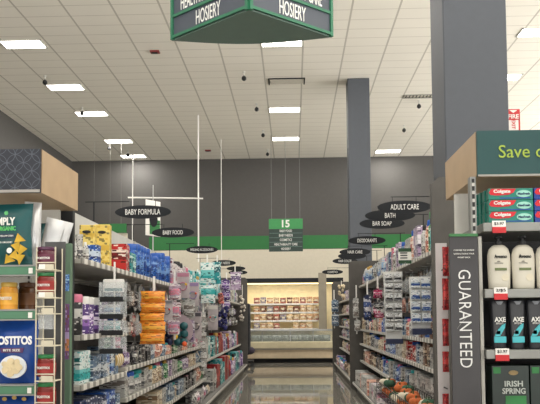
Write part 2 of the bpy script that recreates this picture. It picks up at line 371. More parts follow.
# ------------------------------------------------------------------ gondola shelving
def tag_strip(mb, L, n, h=.03):  # price tickets in the rail
    for i in range(n):
        x = -L/2+L*(i+.5)/n; mb.box((x, -.004, 0), (L/n*.55, .002, h))
def price_rail(L, parent, y, z, tags=8, front=M_railc):
    r = MB().box((0, 0, 0), (L-.01, .012, .035), 0, .003).build('price_rail', front, parent, (0, y, z))
    return r
def bay(side, Y0, Y1, spine, base, front, levels, Zs, label, group, pegs=()):
    """one shelving section; local x runs along the aisle, local -y faces the aisle"""
    L = Y1-Y0; rz = math.pi/2 if side < 0 else -math.pi/2
    t = thing('shelving_unit', label, 'shelving', (spine, (Y0+Y1)/2, 0), rz, group)
    B = abs(base-spine); Fd = abs(front-spine)
    MB().box((0, -.012, Zs/2+.04), (L, .024, Zs-.08)).build('back_panel', M_white, t)
    MB().box((0, -.03, .78), (L-.03, .012, 1.44 if side < 0 else 1.84)).build('pegboard', M_peg, t)
    MB().box((0, -B/2, .125), (L-.004, B, .03), 0, .004).box((0, -B/2+.03, .055), (L-.01, B-.06, .11)).build('base_deck', M_kick, t)
    r = price_rail(L, t, -B-.006, .115)
    for s in (-1,): MB().box((s*(L/2-.015), -.03, Zs/2), (.03, .03, Zs-.01)).build('upright', M_shelf, t)
    for z in levels:
        s = MB().box((0, -Fd/2, z-.015), (L-.006, Fd, .03), 0, .003)
        sh = s.build('shelf', M_shelf, t)
        price_rail(L, sh, -Fd-.006, z-.012)
    for z in pegs:
        for k in range(4):
            x = -L/2+L*(k+.5)/4
            MB().tube((x, 0, z), (x, -Fd*.92, z), .004, 6).tube((x, -Fd*.92, z), (x, -Fd*.95, z+.015), .004, 6).build('peg_hook', M_wire, t)
    return t
LSP, LB, LF = -1.80, -1.12, -1.27
RSP, RB, RF = 1.50, 1.00, 1.13
LEV_L = (1.57, .84, .61, .36); LEV_R = (1.74, 1.02, .78, .50)
yl = [4.07, 5.2, 6.4, 7.6, 8.8, 10.0, 11.2, 12.4, 13.6, 14.8, 16.5]
for i in range(10):
    lv = (1.57, 1.11, .81, .5) if i == 0 else LEV_L if i < 5 else (1.57, .61)
    bay(-1, yl[i], yl[i+1], LSP, LB, LF, lv, 2.08, 'white shelving section on the baby-goods side, %s from the chips end display' % nth(i), 'baby-goods shelving run', (1.505, 1.245) if 0 < i < 6 else ())
yr = [4.98, 6.12, 7.26, 8.4, 9.54, 10.68, 11.76]; yr2 = [11.86, 13.1, 14.4, 15.7, 16.95]
for i in range(6): bay(1, yr[i], yr[i+1], RSP, RB, RF, LEV_R+((.27,) if i < 3 else ()), 2.2, 'white shelving section on the soap side, %s from the toothpaste end display' % nth(i), 'soap-side shelving run', (1.665, 1.415) if i < 5 else ())
for i in range(4): bay(1, yr2[i], yr2[i+1], RSP, RB, RF, (1.6, 1.3, 1.02, .78, .5), 2.1, 'white shelving section beyond the grey dividing panel, %s from it' % nth(i), 'far hair-care shelving run')
def fin(x0, x1, Y, Z, label, th=.04, m=None):
    w_ = abs(x1-x0); r = .05
    pts = [(-w_/2, 0), (w_/2, 0), (w_/2, Z-r), (w_/2-r, Z), (-w_/2+r, Z), (-w_/2, Z-r)]
    o = MB().slab(pts, -th/2, th/2).build('shelf_divider', m or M_fin, None, ((x0+x1)/2, Y, 0), label=label, cat='shelf divider'); return o
fin(-2.4, -1.30, 4.04, 2.05, 'black end panel behind the chips end display', m=M_black)
fin(-2.4, -1.10, 16.56, 2.2, 'dark grey panel closing the far end of the baby-goods side')
fin(.99, 2.1, 4.93, 2.2, 'grey-brown end panel behind the toothpaste end display', .06)
fin(.955, 1.7, 11.81, 2.18, 'grey-brown dividing panel standing between soap and hair-care shelves', .06)
fin(.955, 1.7, 17.0, 2.1, 'grey-brown panel closing the far end of the hair-care shelves', .06)
# ------------------------------------------------------------------ stock the shelves
def run(side, z, Y0, Y1, zones, where, group, front, hs=(.16, .26), maxh=.4):
    """fill one shelf; zones: (Yend, kinds, palettes, height range)"""
    y = Y0; i = 0; rz = math.pi/2 if side < 0 else -math.pi/2; cnt = {}
    zi = 0; left_ = 0
    while y < Y1-.05:
        while zi < len(zones)-1 and y >= zones[zi][0]: zi += 1; left_ = 0
        _, kinds, pals, hr = zones[zi]
        if left_ <= 0:
            kd = rng.choice(kinds); pal = rng.choice(pals); h = rng.uniform(*hr); left_ = rng.choice((1, 2, 2, 3)); k = 1 if y < 7 else 1.25 if y < 11 else 1.6
            w_ = rng.uniform(.075, .13)*k; cap = rng.choice(CAPM)
        left_ -= 1
        if rng.random() < .07: y += w_*.7; continue
        if kd == 'tub': w_ = max(w_, .11)
        if y+w_ > Y1: break
        d = {'carton': .2, 'bottle': min(w_*.75, .09), 'tub': w_*.98, 'pouch': .07, 'hanging_pack': .03}[kd]
        if kd == 'carton' and h < .12: h = .14
        xf = front - side*(-1)*0
        x = front + side*(d/2+.012+rng.uniform(0, .02))
        c = cnt.setdefault((kd, pal), 0); cnt[(kd, pal)] += 1
        lab = '%s %s on the %s, %s such from entrance' % (PAL[pal][0], KW[kd], where, nth(c))
        if pal == 'flat_blue': cap = CAPM[1]
        product(kd, pal, w_*.96, d, h, (x, y+w_/2, z+.001), rz+(rng.uniform(-.06, .06) if kd != 'carton' else 0), lab, group, cap)
        y += w_+.004; i += 1
KW = {'carton': 'box', 'bottle': 'bottle', 'tub': 'tub', 'pouch': 'pouch', 'hanging_pack': 'hanging packet'}
def pegs(side, z, Y0, Y1, zones, where, group, xoff, hr=(.2, .26)):
    y = Y0; rz = math.pi/2 if side < 0 else -math.pi/2; cnt = {}; zi = 0; n = 0
    while y < Y1-.08:
        while zi < len(zones)-1 and y >= zones[zi][0]: zi += 1; n = 0
        if n <= 0: pal = rng.choice(zones[zi][1]); n = rng.choice((1, 2, 2)); k = 1 if y < 8 else 1.3 if y < 11 else 1.7; w_ = rng.uniform(.1, .15)*k; h = rng.uniform(*hr)
        n -= 1
        if rng.random() < .13: y += w_*.7; continue
        c = cnt.setdefault(pal, 0); cnt[pal] += 1
        x = xoff + side*rng.uniform(0, .07)
        product('hanging_pack', pal, w_*.9, rng.choice((.03, .05, .07)), h, (x, y+w_/2, z-h), rz+rng.uniform(-.15, .15),
                '%s hanging packet on the %s, %s such from entrance' % (PAL[pal][0], where, nth(c)), group, clear=rng.random() < .35)
        y += w_+.005
g = 'goods on the baby-goods top shelf'
run(-1, 1.57, 5.22, 16.4, [(5.55, ['carton'], ['red', 'teal', 'red'], (.16, .22)), (7.2, ['tub'], ['flat_blue'], (.22, .31)), (8.2, ['carton', 'tub'], ['beige', 'white_pink'], (.2, .3)), (9.4, ['tub', 'carton'], ['blue', 'steel', 'teal_white'], (.2, .28)), (12.2, ['carton', 'pouch'], ['teal_white', 'teal', 'white_blue'], (.28, .36)), (20, ['carton', 'pouch'], ['clear', 'white_pink', 'purple', 'teal'], (.26, .36))], 'baby-goods top shelf', g, LF)
zp = [(6.3, ['grey', 'clear', 'orange', 'red', 'black']), (8.2, ['clear', 'grey', 'lilac', 'steel', 'black', 'peach', 'green']), (9.8, ['clear', 'white_pink', 'brown', 'grey', 'beige', 'black', 'steel']), (12, ['teal_white', 'clear', 'black', 'lilac', 'beige', 'steel']), (14, ['lilac', 'purple', 'clear', 'black', 'navy']), (20, ['grey', 'brown', 'clear', 'black', 'purple'])]
pegs(-1, 1.50, 5.3, 16.3, zp, 'baby-goods upper hooks', 'packets on the baby-goods upper hooks', -1.36, (.2, .23))
pegs(-1, 1.24, 5.3, 16.3, zp, 'baby-goods lower hooks', 'packets on the baby-goods lower hooks', -1.33, (.17, .19))
run(-1, .84, 5.25, 9.95, [(6.2, ['carton', 'hanging_pack'], ['clear', 'lilac', 'steel', 'black'], (.12, .17)), (8.6, ['carton', 'pouch', 'bottle'], ['clear', 'steel', 'green', 'black', 'grey', 'brown', 'peach'], (.12, .17)), (20, ['carton', 'pouch'], ['clear', 'white_pink', 'grey'], (.14, .18))], 'baby-goods waist-high shelf', 'goods on the baby-goods waist-high shelf', LF)
run(-1, .61, 5.25, 9.95, [(6.2, ['carton', 'tub'], ['clear', 'grey', 'steel'], (.14, .185)), (9, ['carton', 'bottle'], ['black', 'green', 'beige', 'grey', 'lilac'], (.13, .185)), (20, ['carton', 'pouch'], ['clear', 'white_pink', 'steel', 'beige'], (.13, .185))], 'baby-goods knee-high shelf', 'goods on the baby-goods knee-high shelf', LF)
run(-1, .36, 6.5, 9.95, [(9, ['carton', 'bottle'], ['steel', 'grey', 'beige', 'black'], (.14, .19)), (12.1, ['carton', 'pouch'], ['clear', 'peach', 'beige', 'green'], (.14, .19))], 'baby-goods low shelf', 'goods on the baby-goods low shelf', LF)
run(-1, .14, 8.2, 9.95, [(12.1, ['carton', 'pouch'], ['clear', 'beige', 'white_pink', 'grey'], (.14, .175))], 'baby-goods bottom deck', 'goods on the baby-goods bottom deck', LB-.04)
run(-1, .61, 10.05, 16.3, [(11.0, ['carton', 'pouch'], ['clear', 'teal_white', 'grey'], (.24, .34)), (12.6, ['carton', 'bottle'], ['teal', 'teal', 'teal', 'flat_red'], (.3, .38)), (20, ['carton', 'bottle'], ['purple', 'flat_red', 'lilac', 'teal', 'navy'], (.28, .36))], 'far baby-goods knee-high shelf', 'tall goods on the far baby-goods knee-high shelf', LF)
run(-1, .14, 10.05, 16.3, [(10.6, ['carton', 'pouch'], ['clear', 'peach', 'grey'], (.24, .34)), (12.6, ['carton'], ['teal', 'teal', 'teal', 'flat_red'], (.34, .42)), (20, ['carton', 'bottle'], ['purple', 'flat_red', 'lilac', 'teal', 'navy'], (.28, .38))], 'far baby-goods bottom deck', 'tall goods on the far baby-goods bottom deck', LB-.04)
# opposite side
run(1, 1.74, 5.05, 11.7, [(5.9, ['bottle', 'bottle', 'tub'], ['green', 'yellow', 'lilac', 'teal_white', 'white_pink'], (.26, .34)), (7, ['bottle', 'carton'], ['teal_white', 'lilac', 'peach', 'white_blue', 'clear'], (.24, .32)), (8.5, ['bottle', 'carton'], ['blue', 'magenta', 'clear', 'lilac', 'steel'], (.2, .3)), (20, ['carton', 'pouch', 'bottle'], ['white_blue', 'clear', 'peach', 'steel', 'white_pink'], (.2, .28))], 'soap-side top shelf', 'goods on the soap-side top shelf', RF)
zq = [(6.6, ['grey', 'clear', 'white_blue', 'green', 'steel', 'black']), (8.5, ['clear', 'grey', 'navy', 'peach', 'black', 'brown']), (10, ['magenta', 'black', 'clear', 'navy', 'clear']), (12, ['navy', 'clear', 'black', 'beige', 'grey'])]
pegs(1, 1.66, 5.1, 11.6, zq, 'soap-side upper hooks', 'packets on the soap-side upper hooks', 1.21, (.2, .22))
pegs(1, 1.41, 5.1, 11.6, zq, 'soap-side lower hooks', 'packets on the soap-side lower hooks', 1.19, (.15, .17))
run(1, 1.02, 5.05, 11.7, [(6.6, ['carton', 'bottle'], ['grey', 'steel', 'beige', 'white_blue', 'brown'], (.16, .2)), (9, ['carton', 'bottle'], ['steel', 'blue', 'peach', 'magenta', 'clear'], (.15, .2)), (20, ['carton', 'bottle'], ['peach', 'brown', 'black', 'beige'], (.15, .2))], 'soap-side elbow-high shelf', 'goods on the soap-side elbow-high shelf', RF)
run(1, .78, 5.05, 11.7, [(6.6, ['carton', 'bottle'], ['clear', 'steel', 'beige', 'grey', 'brown'], (.15, .2)), (9, ['carton', 'bottle'], ['steel', 'blue', 'red', 'beige', 'clear'], (.15, .2)), (20, ['carton', 'bottle'], ['brown', 'beige', 'black', 'grey'], (.15, .2))], 'soap-side waist-high shelf', 'goods on the soap-side waist-high shelf', RF)
run(1, .50, 5.05, 11.7, [(6.6, ['carton'], ['clear', 'teal_white', 'clear', 'grey'], (.17, .22)), (9, ['carton', 'bottle'], ['steel', 'blue', 'grey', 'brown'], (.15, .2)), (20, ['carton', 'bottle'], ['brown', 'beige', 'peach', 'black'], (.15, .2))], 'soap-side knee-high shelf', 'goods on the soap-side knee-high shelf', RF)
run(1, .27, 7.0, 8.35, [(9, ['carton', 'pouch'], ['grey', 'steel', 'black', 'navy'], (.13, .18)), (20, ['carton', 'bottle'], ['beige', 'peach', 'white_pink', 'grey'], (.14, .19))], 'soap-side low shelf', 'goods on the soap-side low shelf', RF)
run(1, .14, 8.45, 11.7, [(20, ['carton'], ['white_pink', 'grey', 'peach', 'clear'], (.18, .22))], 'soap-side bottom deck', 'goods on the soap-side bottom deck', RB-.005)
for z, nm in ((1.6, 'head-high'), (1.3, 'chest-high'), (1.02, 'elbow-high'), (.78, 'waist-high'), (.5, 'knee-high'), (.14, 'bottom')):
    run(1, z, 12.0, 16.8, [(20, ['carton', 'bottle', 'pouch'], ['brown', 'lilac', 'peach', 'black', 'steel', 'white_pink', 'beige'], (.16, .2))], 'far hair-care %s shelf' % nm, 'goods on the far hair-care %s shelf' % nm, RF if z > .2 else RB-.005)
# ------------------------------------------------------------------ near goods beside the chips end display
def camface(kind, pal, x, y0, y1, wpx, D, label, group=None, cap=None, rz=0, depth=None, z=None, clear=False):
    """product facing down the aisle, its foot at photo y1"""
    p = at(x, y1, D); s = F/D; h = (y1-y0)/s
    d = depth or {'carton': .08, 'bottle': wpx/s*.6, 'tub': wpx/s*.98, 'pouch': .07, 'hanging_pack': .03}[kind]
    return product(kind, pal, wpx/s, d, h, (p.x, p.y, p.z if z is None else z), rz, label, group, cap, clear=clear)
for x, w_, D, lb in ((88, 14, 4.75, 'pale yellow box with a black oval, beside the blue box'), (103, 15, 4.95, 'pale yellow box with a black oval, next along from the blue box')):
    p = at(x, 225, D); o = product('carton', 'plain_yellow', w_/(F/D), .09, p.z-1.572, (p.x, D, 1.571), .1, lb, None)
    MB().lathe([(.5, 0), (.5, .002)], 20, .06, .022).build('oval_logo', M_black, o, (0, -.0465, (p.z-1.572)*.82)).rotation_euler = (math.pi/2, 0, 0)
camface('carton', 'blue', 94, 242, 262, 10, 4.55, 'small royal blue box in front of the yellow boxes', z=1.571)
for i, (x, y0, pal, kd) in enumerate(((73, 238, 'clear', 'bottle'), (79, 234, 'grey', 'pouch'), (85, 240, 'clear', 'bottle'))):
    camface(kd, pal, x, y0, 262, 8, 4.25+.1*i, ('small silvery bottle at the very start of the baby-goods top shelf', 'grey crinkled pouch near the start of the baby-goods top shelf', 'silvery bottle just before the blue box on the top shelf')[i], z=1.571)
run(-1, 1.11, 4.15, 4.85, [(9, ['tub', 'carton'], ['purple', 'purple', 'black', 'white_pink'], (.2, .26))], 'first shelf under the yellow boxes', 'goods under the yellow boxes', LF)
run(-1, .81, 4.15, 5.15, [(9, ['bottle', 'carton'], ['steel', 'white_pink', 'teal_white', 'white_blue'], (.16, .22))], 'second shelf of first baby section', 'goods on the second shelf of the first baby section', LF)
run(-1, .5, 4.15, 5.15, [(9, ['carton'], ['navy', 'steel', 'blue'], (.16, .22))], 'third shelf of the first baby section', 'goods on the third shelf of the first baby section', LF)
run(-1, 1.11, 4.9, 5.15, [(9, ['carton'], ['blue', 'yellow'], (.14, .16))], 'shelf spot behind the clear bin tower', 'small boxes behind the clear bin tower', LF)
# clear bin tower hung from the top shelf
p = at(113.5, 352, 4.55); t = thing('hanging_bin_tower', 'tall hanging tower of clear plastic bins with black label strips', 'display bins', (p.x, p.y, p.z))
sc_ = 4.6/F; mb = MB().box((0, .02, 46*sc_), (.012, .004, 88*sc_)).build('hanging_strip', M_tag, t)
MB().box((0, -.004, 66*sc_), (21*sc_, .008, 13*sc_), 0, .002).build('header_card', M_tag, t)
MB().box((0, -.009, 62*sc_), (18*sc_, .002, 3*sc_)).build('header_print', mat('header_teal', (70, 120, 130)), t)
for k, (y0, y1) in enumerate(((282, 301), (301, 318), (320, 334), (336, 352))):
    z0, z1 = (352-y1)*sc_, (352-y0)*sc_; hw = 12.5*sc_
    mb = MB()
    mb.box((0, -.055, (z0+z1)/2), (2*hw, .003, z1-z0-.012)); mb.box((0, -.02, z0+.004), (2*hw, .07, .004))
    for s in (-1, 1): mb.box((s*hw, -.02, (z0+z1)/2), (.003, .07, z1-z0-.01))
    b = mb.build('bin', M_clear, t); MB().box((0, -.06, z0+.008), (23*sc_, .006, 5*sc_)).build('label_strip', M_black, b)
for k, (y1, cc) in enumerate(((298, 'steel'), (315, 'white_blue'), (331, 'teal_white'), (348, 'green'), (348, 'magenta'))):
    x = 112 if k < 3 else (107 if k == 3 else 117)
    camface('pouch', cc, x, y1-11, y1, 18 if k < 3 else 8, 4.59, '%s packet inside the clear bin tower, %s bin from the top' % (PAL[cc][0], nth(min(k, 3))), 'packets in the bin tower', depth=.04)
# stacks of curved tins on the shelf below the tower
for i in range(7):
    y = 5.0+.03*i
    o = MB().lathe([(.06, 0), (.065, .004), (.065, .018), (.06, .022)], 20).build('round_tin', (mat('tin_gold', (190, 160, 100), .35, .4), mat('tin_ivory', (222, 214, 190), .4))[i % 2], None, (-1.34, y, .84+.067), label='%s round tin standing on edge under the bin tower, %s from the front' % (('gold', 'ivory')[i % 2], nth(i)), cat='tin', group='round tins under the bin tower')
    o.rotation_euler = (math.pi/2, 0, 0)
def strip(items, x, D, wpx, name_lb, group, ytop, pal, kd='hanging_pack', depth=.03, rz=0, clear=False, hang=True):
    """clip strip: a white hanging strip with packets facing down the aisle"""
    D = 1.265*F/(293-(x-wpx/2)) if x < 293 else min(15.8, 1.12*F/(x+wpx/2-293))
    s = F/D; p = at(x, ytop, D); pb = at(x, items[-1][1], D)
    MB().box((0, 0, (p.z-pb.z)/2), (.022, .003, p.z-pb.z+.1), 0, .001).build('clip_strip', M_tag, None, (pb.x, D+.04, pb.z), label='white clip strip holding the %s' % name_lb.replace(' on the clip strip', ''), cat='clip strip')
    for i, (y0, y1) in enumerate(items):
        pl = pal[i % len(pal)] if isinstance(pal, list) else pal
        camface(kd, pl, x+rng.uniform(-1, 1), y0, y1, wpx, D-.008*i, '%s, %s from the top' % (name_lb, nth(i)), group, depth=depth, rz=rz+rng.uniform(-.08, .08), clear=clear)
strip([(291, 303), (303, 313), (313, 323), (322, 334), (333, 344)], 153, 6.0, 25, 'bright orange packet on the clip strip below the baby formula sign', 'orange packets on the clip strip', 282, 'flat_orange', 'pouch', .05)
strip([(284, 300), (302, 318), (320, 335)], 174, 6.9, 12, 'pink and white packet on the clip strip behind the orange packets', 'pink clip strip packets', 275, 'white_pink')
strip([(262, 283), (285, 303)], 207, 9.6, 15, 'white and teal bag hanging above the white chain strip', 'white and teal bags', 258, 'teal_white', 'pouch')
strip([(262, 284)], 217, 10.5, 9, 'teal bag hanging under the feeding accessories sign', 'teal bags', 258, 'teal', 'pouch')
strip([(280, 290), (290, 300), (301, 309)], 226.5, 11.6, 9, 'purple card hanging on the aisle strip', 'purple cards', 275, 'purple')
strip([(272, 290)], 235, 13.5, 11, 'pale lilac packet hanging near the baby needs sign', 'lilac packets', 268, 'lilac', 'pouch')
strip([(y, y+9) for y in range(312, 372, 10)], 203, 8.6, 7, 'small white oval packet on the long white clip strip', 'white oval packets on the long strip', 300, 'clear', 'pouch')
strip([(300, 318), (320, 342)], 188, 8.2, 12, 'pale packet hanging behind the round toy pack', 'pale packets behind the toy pack', 280, ['clear', 'lilac'])
# round net of toys
p = at(178, 350, 7.3); s = F/7.3
t = thing('toy_pack', 'round clear pack of dark teal toys with yellow and orange dots', 'toy pack', (p.x, 7.3, p.z))
MB().lathe([(.5, -.004), (.5, .004)], 24, 30/s, 32/s).build('backing_card', mat('toy_card', (170, 150, 158)), t, (0, .03, 20/s)).rotation_euler = (math.pi/2, 0, 0)
for i in range(9): MB().ball((0, 0, 0), 4.2/s, (1, .7, 1)).build('toy_ring', mat('toy_teal' if i % 3 else 'toy_navy', (30, 84, 90) if i % 3 else (30, 40, 80), .4), t, ((-9+(i % 3)*8+rng.uniform(-2, 2))/s, 0, (8+(i//3)*8)/s), smooth=True)
for x, y, c_, nm in ((174, 331, (230, 190, 40), 'toy_yellow'), (175, 337, (230, 190, 40), 'toy_yellow'), (168, 324, (220, 90, 40), 'toy_orange'), (184, 344, (220, 80, 40), 'toy_orange')):
    q = at(x, y, 7.2); MB().ball((0, 0, 0), 2.6/s, (1, .6, 1)).build('toy_bead', mat(nm, c_, .4), t, (q.x-p.x, -.07, q.z-p.z), smooth=True)
def ring_card(x, y0, y1, wpx, cols, label):
    D = 1.265*F/(293-(x-wpx/2)); s = F/D; p = at(x, y1, D); h = (y1-y0)/s; w_ = wpx/s
    t = thing('teether_card', label, 'toy card', (p.x, D, p.z)); r_ = w_*.3
    MB().box((0, .012, h/2), (w_, .004, h), 0, .001).build('backing_card', mat('toy_card_pale', (186, 176, 178), .5, noise=.2), t)
    MB().box((0, .008, h*.9), (w_*.9, .004, h*.14)).build('header_print', mat('toy_card_'+label.split()[0], cols[0], .5), t)
    mb = MB()
    for k in range(18):
        a, b = 2*math.pi*k/18, 2*math.pi*(k+1)/18
        mb.tube((r_*math.cos(a), -.01, h*.45+r_*math.sin(a)), (r_*math.cos(b), -.01, h*.45+r_*math.sin(b)), r_*.16, 6)
    mb.build('ring', mat('ring_'+label.split()[0], cols[0], .35), t, smooth=True)
    for k, c in enumerate(cols[1:]): MB().ball((0, 0, 0), r_*.34, (1, .8, 1), 2).build('bead', mat('bead_%d_%d_%d' % c, c, .35), t, (r_*math.cos(2.1*k+.5), -.03, h*.45+r_*math.sin(2.1*k+.5)), smooth=True)
    MB().tube((0, .012, h), (0, .012, h+.05), .004, 6).build('hang_loop', M_tag, t); return t
for a in ((183, 272, 298, 13, [(176, 120, 140), (230, 190, 60), (90, 90, 100)], 'pink teething ring card hanging above the round toy pack'),
          (193, 282, 306, 12, [(150, 130, 170), (210, 90, 50), (60, 130, 140)], 'lilac teething ring card next to the pink ring card'),
          (167, 300, 320, 11, [(120, 120, 126), (200, 60, 50), (230, 190, 60)], 'grey teething ring card just past the orange packets'),
          (196, 312, 338, 11, [(80, 76, 84), (210, 200, 196), (150, 120, 160)], 'dark ring toy card beside the long white clip strip'),
          (213, 305, 330, 10, [(210, 206, 200), (40, 150, 150), (200, 60, 60)], 'white ring toy card beyond the long white clip strip')): ring_card(*a)
def plush(x, y, D, r, rgb, label, mname, n=5, sc=(1, 1, 1)):
    p = at(x, y, D); t = thing('plush_toy', label, 'plush toy', (p.x, p.y, p.z-r))
    q = random.Random(int(x*7+y)); mb = MB()
    mb.ball((0, 0, r*.8), r*.75, sc, 2); mb.ball((0, -r*.1, r*1.6), r*.5, (1, 1, 1), 2)
    for s_ in (-1, 1):
        mb.ball((s_*r*.55, -r*.2, r*1.0), r*.33, (1, 1, 1.3), 2); mb.ball((s_*r*.4, -r*.25, r*.25), r*.36, (1, 1, 1), 2); mb.ball((s_*r*.4, 0, r*1.95), r*.2, (1, .6, 1), 2)
    m = mat(mname, rgb, .95, noise=.25); mb.build('body', m, t, smooth=True)
    for s_ in (-1, 1): MB().ball((s_*r*.17, -r*.55, r*1.68), r*.06, (1, 1, 1), 1).build('eye', M_black, t)
    return t
def lace_bag(x, y0, y1, D, wpx, rgb, label, mname):
    p = at(x, y1, D); s = F/D; h = (y1-y0)/s; q = random.Random(int(x)); t = thing('net_bag', label, 'net bag', (p.x, p.y, p.z)); mb = MB()
    for i in range(26): mb.ball((q.uniform(-.32, .32)*wpx/s, q.uniform(-.3, .3)*wpx/s, q.uniform(.08, .85)*h), wpx/s*.17, (1, 1, 1), 1)
    mb.build('mesh_bag', mat(mname, rgb, .8, noise=.3), t, smooth=True); MB().tube((0, 0, h*.85), (0, 0, h*1.15), .006).build('drawstring', M_tag, t)
lace_bag(223.5, 303, 331, 11.3, 12, (44, 44, 96), 'navy blue net bag of sponges hanging into the aisle', 'net_navy')
lace_bag(221, 292, 304, 11.2, 8, (200, 120, 110), 'pink and white soft bundle above the navy net bag', 'net_pink')
lace_bag(242.5, 290, 325, 16.2, 8, (190, 182, 170), 'pale lacy net bag hanging on the far end of the baby-goods side', 'net_pale')
# things hanging on the soap side
def hang_rack(x, y0, y1, D, w0, label, rows, base_rgb, blue=False):
    p = at(x, y1, D); s = F/D; h = (y1-y0)/s; w_ = w0/s; t = thing('hanging_display_strip', label, 'display strip', (p.x, p.y, p.z))
    MB().slab([(-w_*.42, 0), (w_*.42, 0), (w_/2, h), (-w_/2, h)], 0, .01).build('backing_card', mat('display_card_white', (206, 206, 202), .5), t)
    MB().box((0, -.03, -.012), (w_*.86, .08, .05), 0, .006).build('tray', mat('tray_navy', base_rgb), t)
    for k in range(rows):
        z = h*(.12+.86*(k+.5)/rows)
        for s_ in (-1, 1):
            o = MB().box((0, 0, 0), (w_*.4, .03, h/rows*.72), 0, .004).build('blister_pack', printed(*(((222, 224, 224), (60, 92, 150) if blue else (110, 110, 112), (170, 186, 200) if blue else (150, 150, 150))), .25, 0), t, (s_*w_*.23, -.018, z))
            MB().box((0, -.016, -h/rows*.1), (w_*.3, .002, h/rows*.12)).build('dark_print', mat('print_blue', (44, 76, 140)) if blue else M_dark, o)
hang_rack(394, 272, 340, 6.95, 19, 'white hanging strip of grey blister packs with a navy tray', 6, (34, 42, 70))
hang_rack(421, 277, 330, 5.6, 22, 'white hanging strip of blister packs with blue bands', 4, (34, 48, 92), True)
p = at(405, 263, 5.9); t = thing('shelf_sign', 'small white card with dark green bands standing out from the soap-side top shelf', 'sign', (p.x, 5.9, p.z)); s = F/5.9
MB().box((0, 0, 7/s), (13/s, .006, 15/s)).build('card', M_tag, t)
for z in (1, 13): MB().box((0, -.005, z/s), (13/s, .004, 3.5/s)).build('green_band', mat('deep_green', (36, 70, 44)), t)
for z in (5, 7.5, 10): MB().box((-.01, -.005, z/s), (7/s, .002, 1/s)).build('print_line', M_dark, t)
MB().box((0, 0, -.01), (.02, .02, .03)).build('clip', M_clear, t)
MB().tube((0, .005, 5/s), (.2, .005, 5/s), .004).build('bracket', M_wire, t)
strip([(298, 318), (320, 331)], 357, 10.5, 6, 'pale round-window packet hanging before the grey dividing panel', 'pale packets by the dividing panel', 288, 'clear')
strip([(296, 320)], 368, 9.6, 8, 'navy packet hanging near the grey dividing panel', 'navy packets', 285, 'navy')
strip([(290, 298), (302, 309), (312, 318)], 378.5, 8.9, 9, 'magenta packet hanging beside the white display strip', 'magenta packets on the strip', 280, ['magenta', 'black', 'magenta'])
strip([(300, 312), (314, 326)], 334.5, 15.8, 7, 'pale blue packet hanging on the far hair-care shelves', 'pale blue packets', 292, 'steel')
lace_bag(341.5, 283, 298, 14.5, 8, (206, 190, 160), 'cream net bag lying at the top of the far hair-care shelves', 'net_cream')
# wire basket of autumn toys
t = thing('wire_basket', 'long wire basket hung low along the soap side, holding plush pumpkins', 'basket', (.985, 6.1, .42))
mb = MB()
for z in (0, .07, .14):
    for x in (-.13, .13): mb.tube((x, -1.12, z), (x, 1.12, z), .004, 6)
    for y in (-1.12, 1.12): mb.tube((-.13, y, z), (.13, y, z), .004, 6)
for k in range(23):
    y = -1.12+k*.1018
    for x in (-.13, .13): mb.tube((x, y, 0), (x, y, .14), .003, 6)
    mb.tube((-.13, y, 0), (.13, y, 0), .003, 6)
mb.build('wire_frame', M_black, t)
for y in (-.9, 0, .9): MB().tube((.13, y, .03), (.15, y, .07), .006).build('hook_bracket', M_black, t)
i = 0
for k in range(15):
    for j in range(2):
        y = 5.05+k*.148; x = .93+j*.105; c_ = [('orange', (176, 92, 48)), ('forest green', (52, 86, 66)), ('cream', (206, 196, 176)), ('orange', (120, 96, 60))][(k*3+j*2+k//3) % 4]
        tt = thing('plush_pumpkin', '%s plush pumpkin in the wire basket, %s pair from the entrance, %s side' % (c_[0], nth(k), ('aisle', 'shelf')[j]), 'plush toy', (x+rng.uniform(-.012, .012), y+.04*j+rng.uniform(-.04, .04), .43), rng.uniform(0, 3), 'plush pumpkins in the wire basket')
        mb = MB()
        for a in range(7): mb.ball((.022*math.cos(a*.9), .022*math.sin(a*.9), .04), .03, (1, 1, 1.15), 2)
        mb.build('body', mat('plush_'+c_[0].replace(' ', '_'), c_[1], .95, noise=.2), tt, smooth=True)
        MB().lathe([(.009, .068), (.006, .09), (.008, .1)], 8).build('stem', mat('stem_green', (60, 84, 50)), tt)
# upper layer heaped on the lower one, reaching y 385 in the picture
for k in range(16):
    y = 5.08+k*.135; c_ = [('orange', (176, 92, 48)), ('orange', (150, 84, 50)), ('forest green', (52, 86, 66)), ('cream', (206, 196, 176))][(k*5+1) % 4]
    tt = thing('plush_pumpkin', '%s plush pumpkin heaped on top in the wire basket, %s from the entrance' % (c_[0], nth(k)), 'plush toy', (.98+rng.uniform(-.07, .07), y+rng.uniform(-.05, .05), .485+rng.uniform(0, .03)), rng.uniform(0, 3), 'plush pumpkins in the wire basket')
    mb = MB()
    for a in range(7): mb.ball((.026*math.cos(a*.9), .026*math.sin(a*.9), .045), .034, (1, 1, 1.1), 2)
    mb.build('body', mat('plush_'+c_[0].replace(' ', '_'), c_[1], .95, noise=.2), tt, smooth=True)
    MB().lathe([(.009, .068), (.006, .09), (.008, .1)], 8).build('stem', mat('stem_green', (60, 84, 50)), tt)
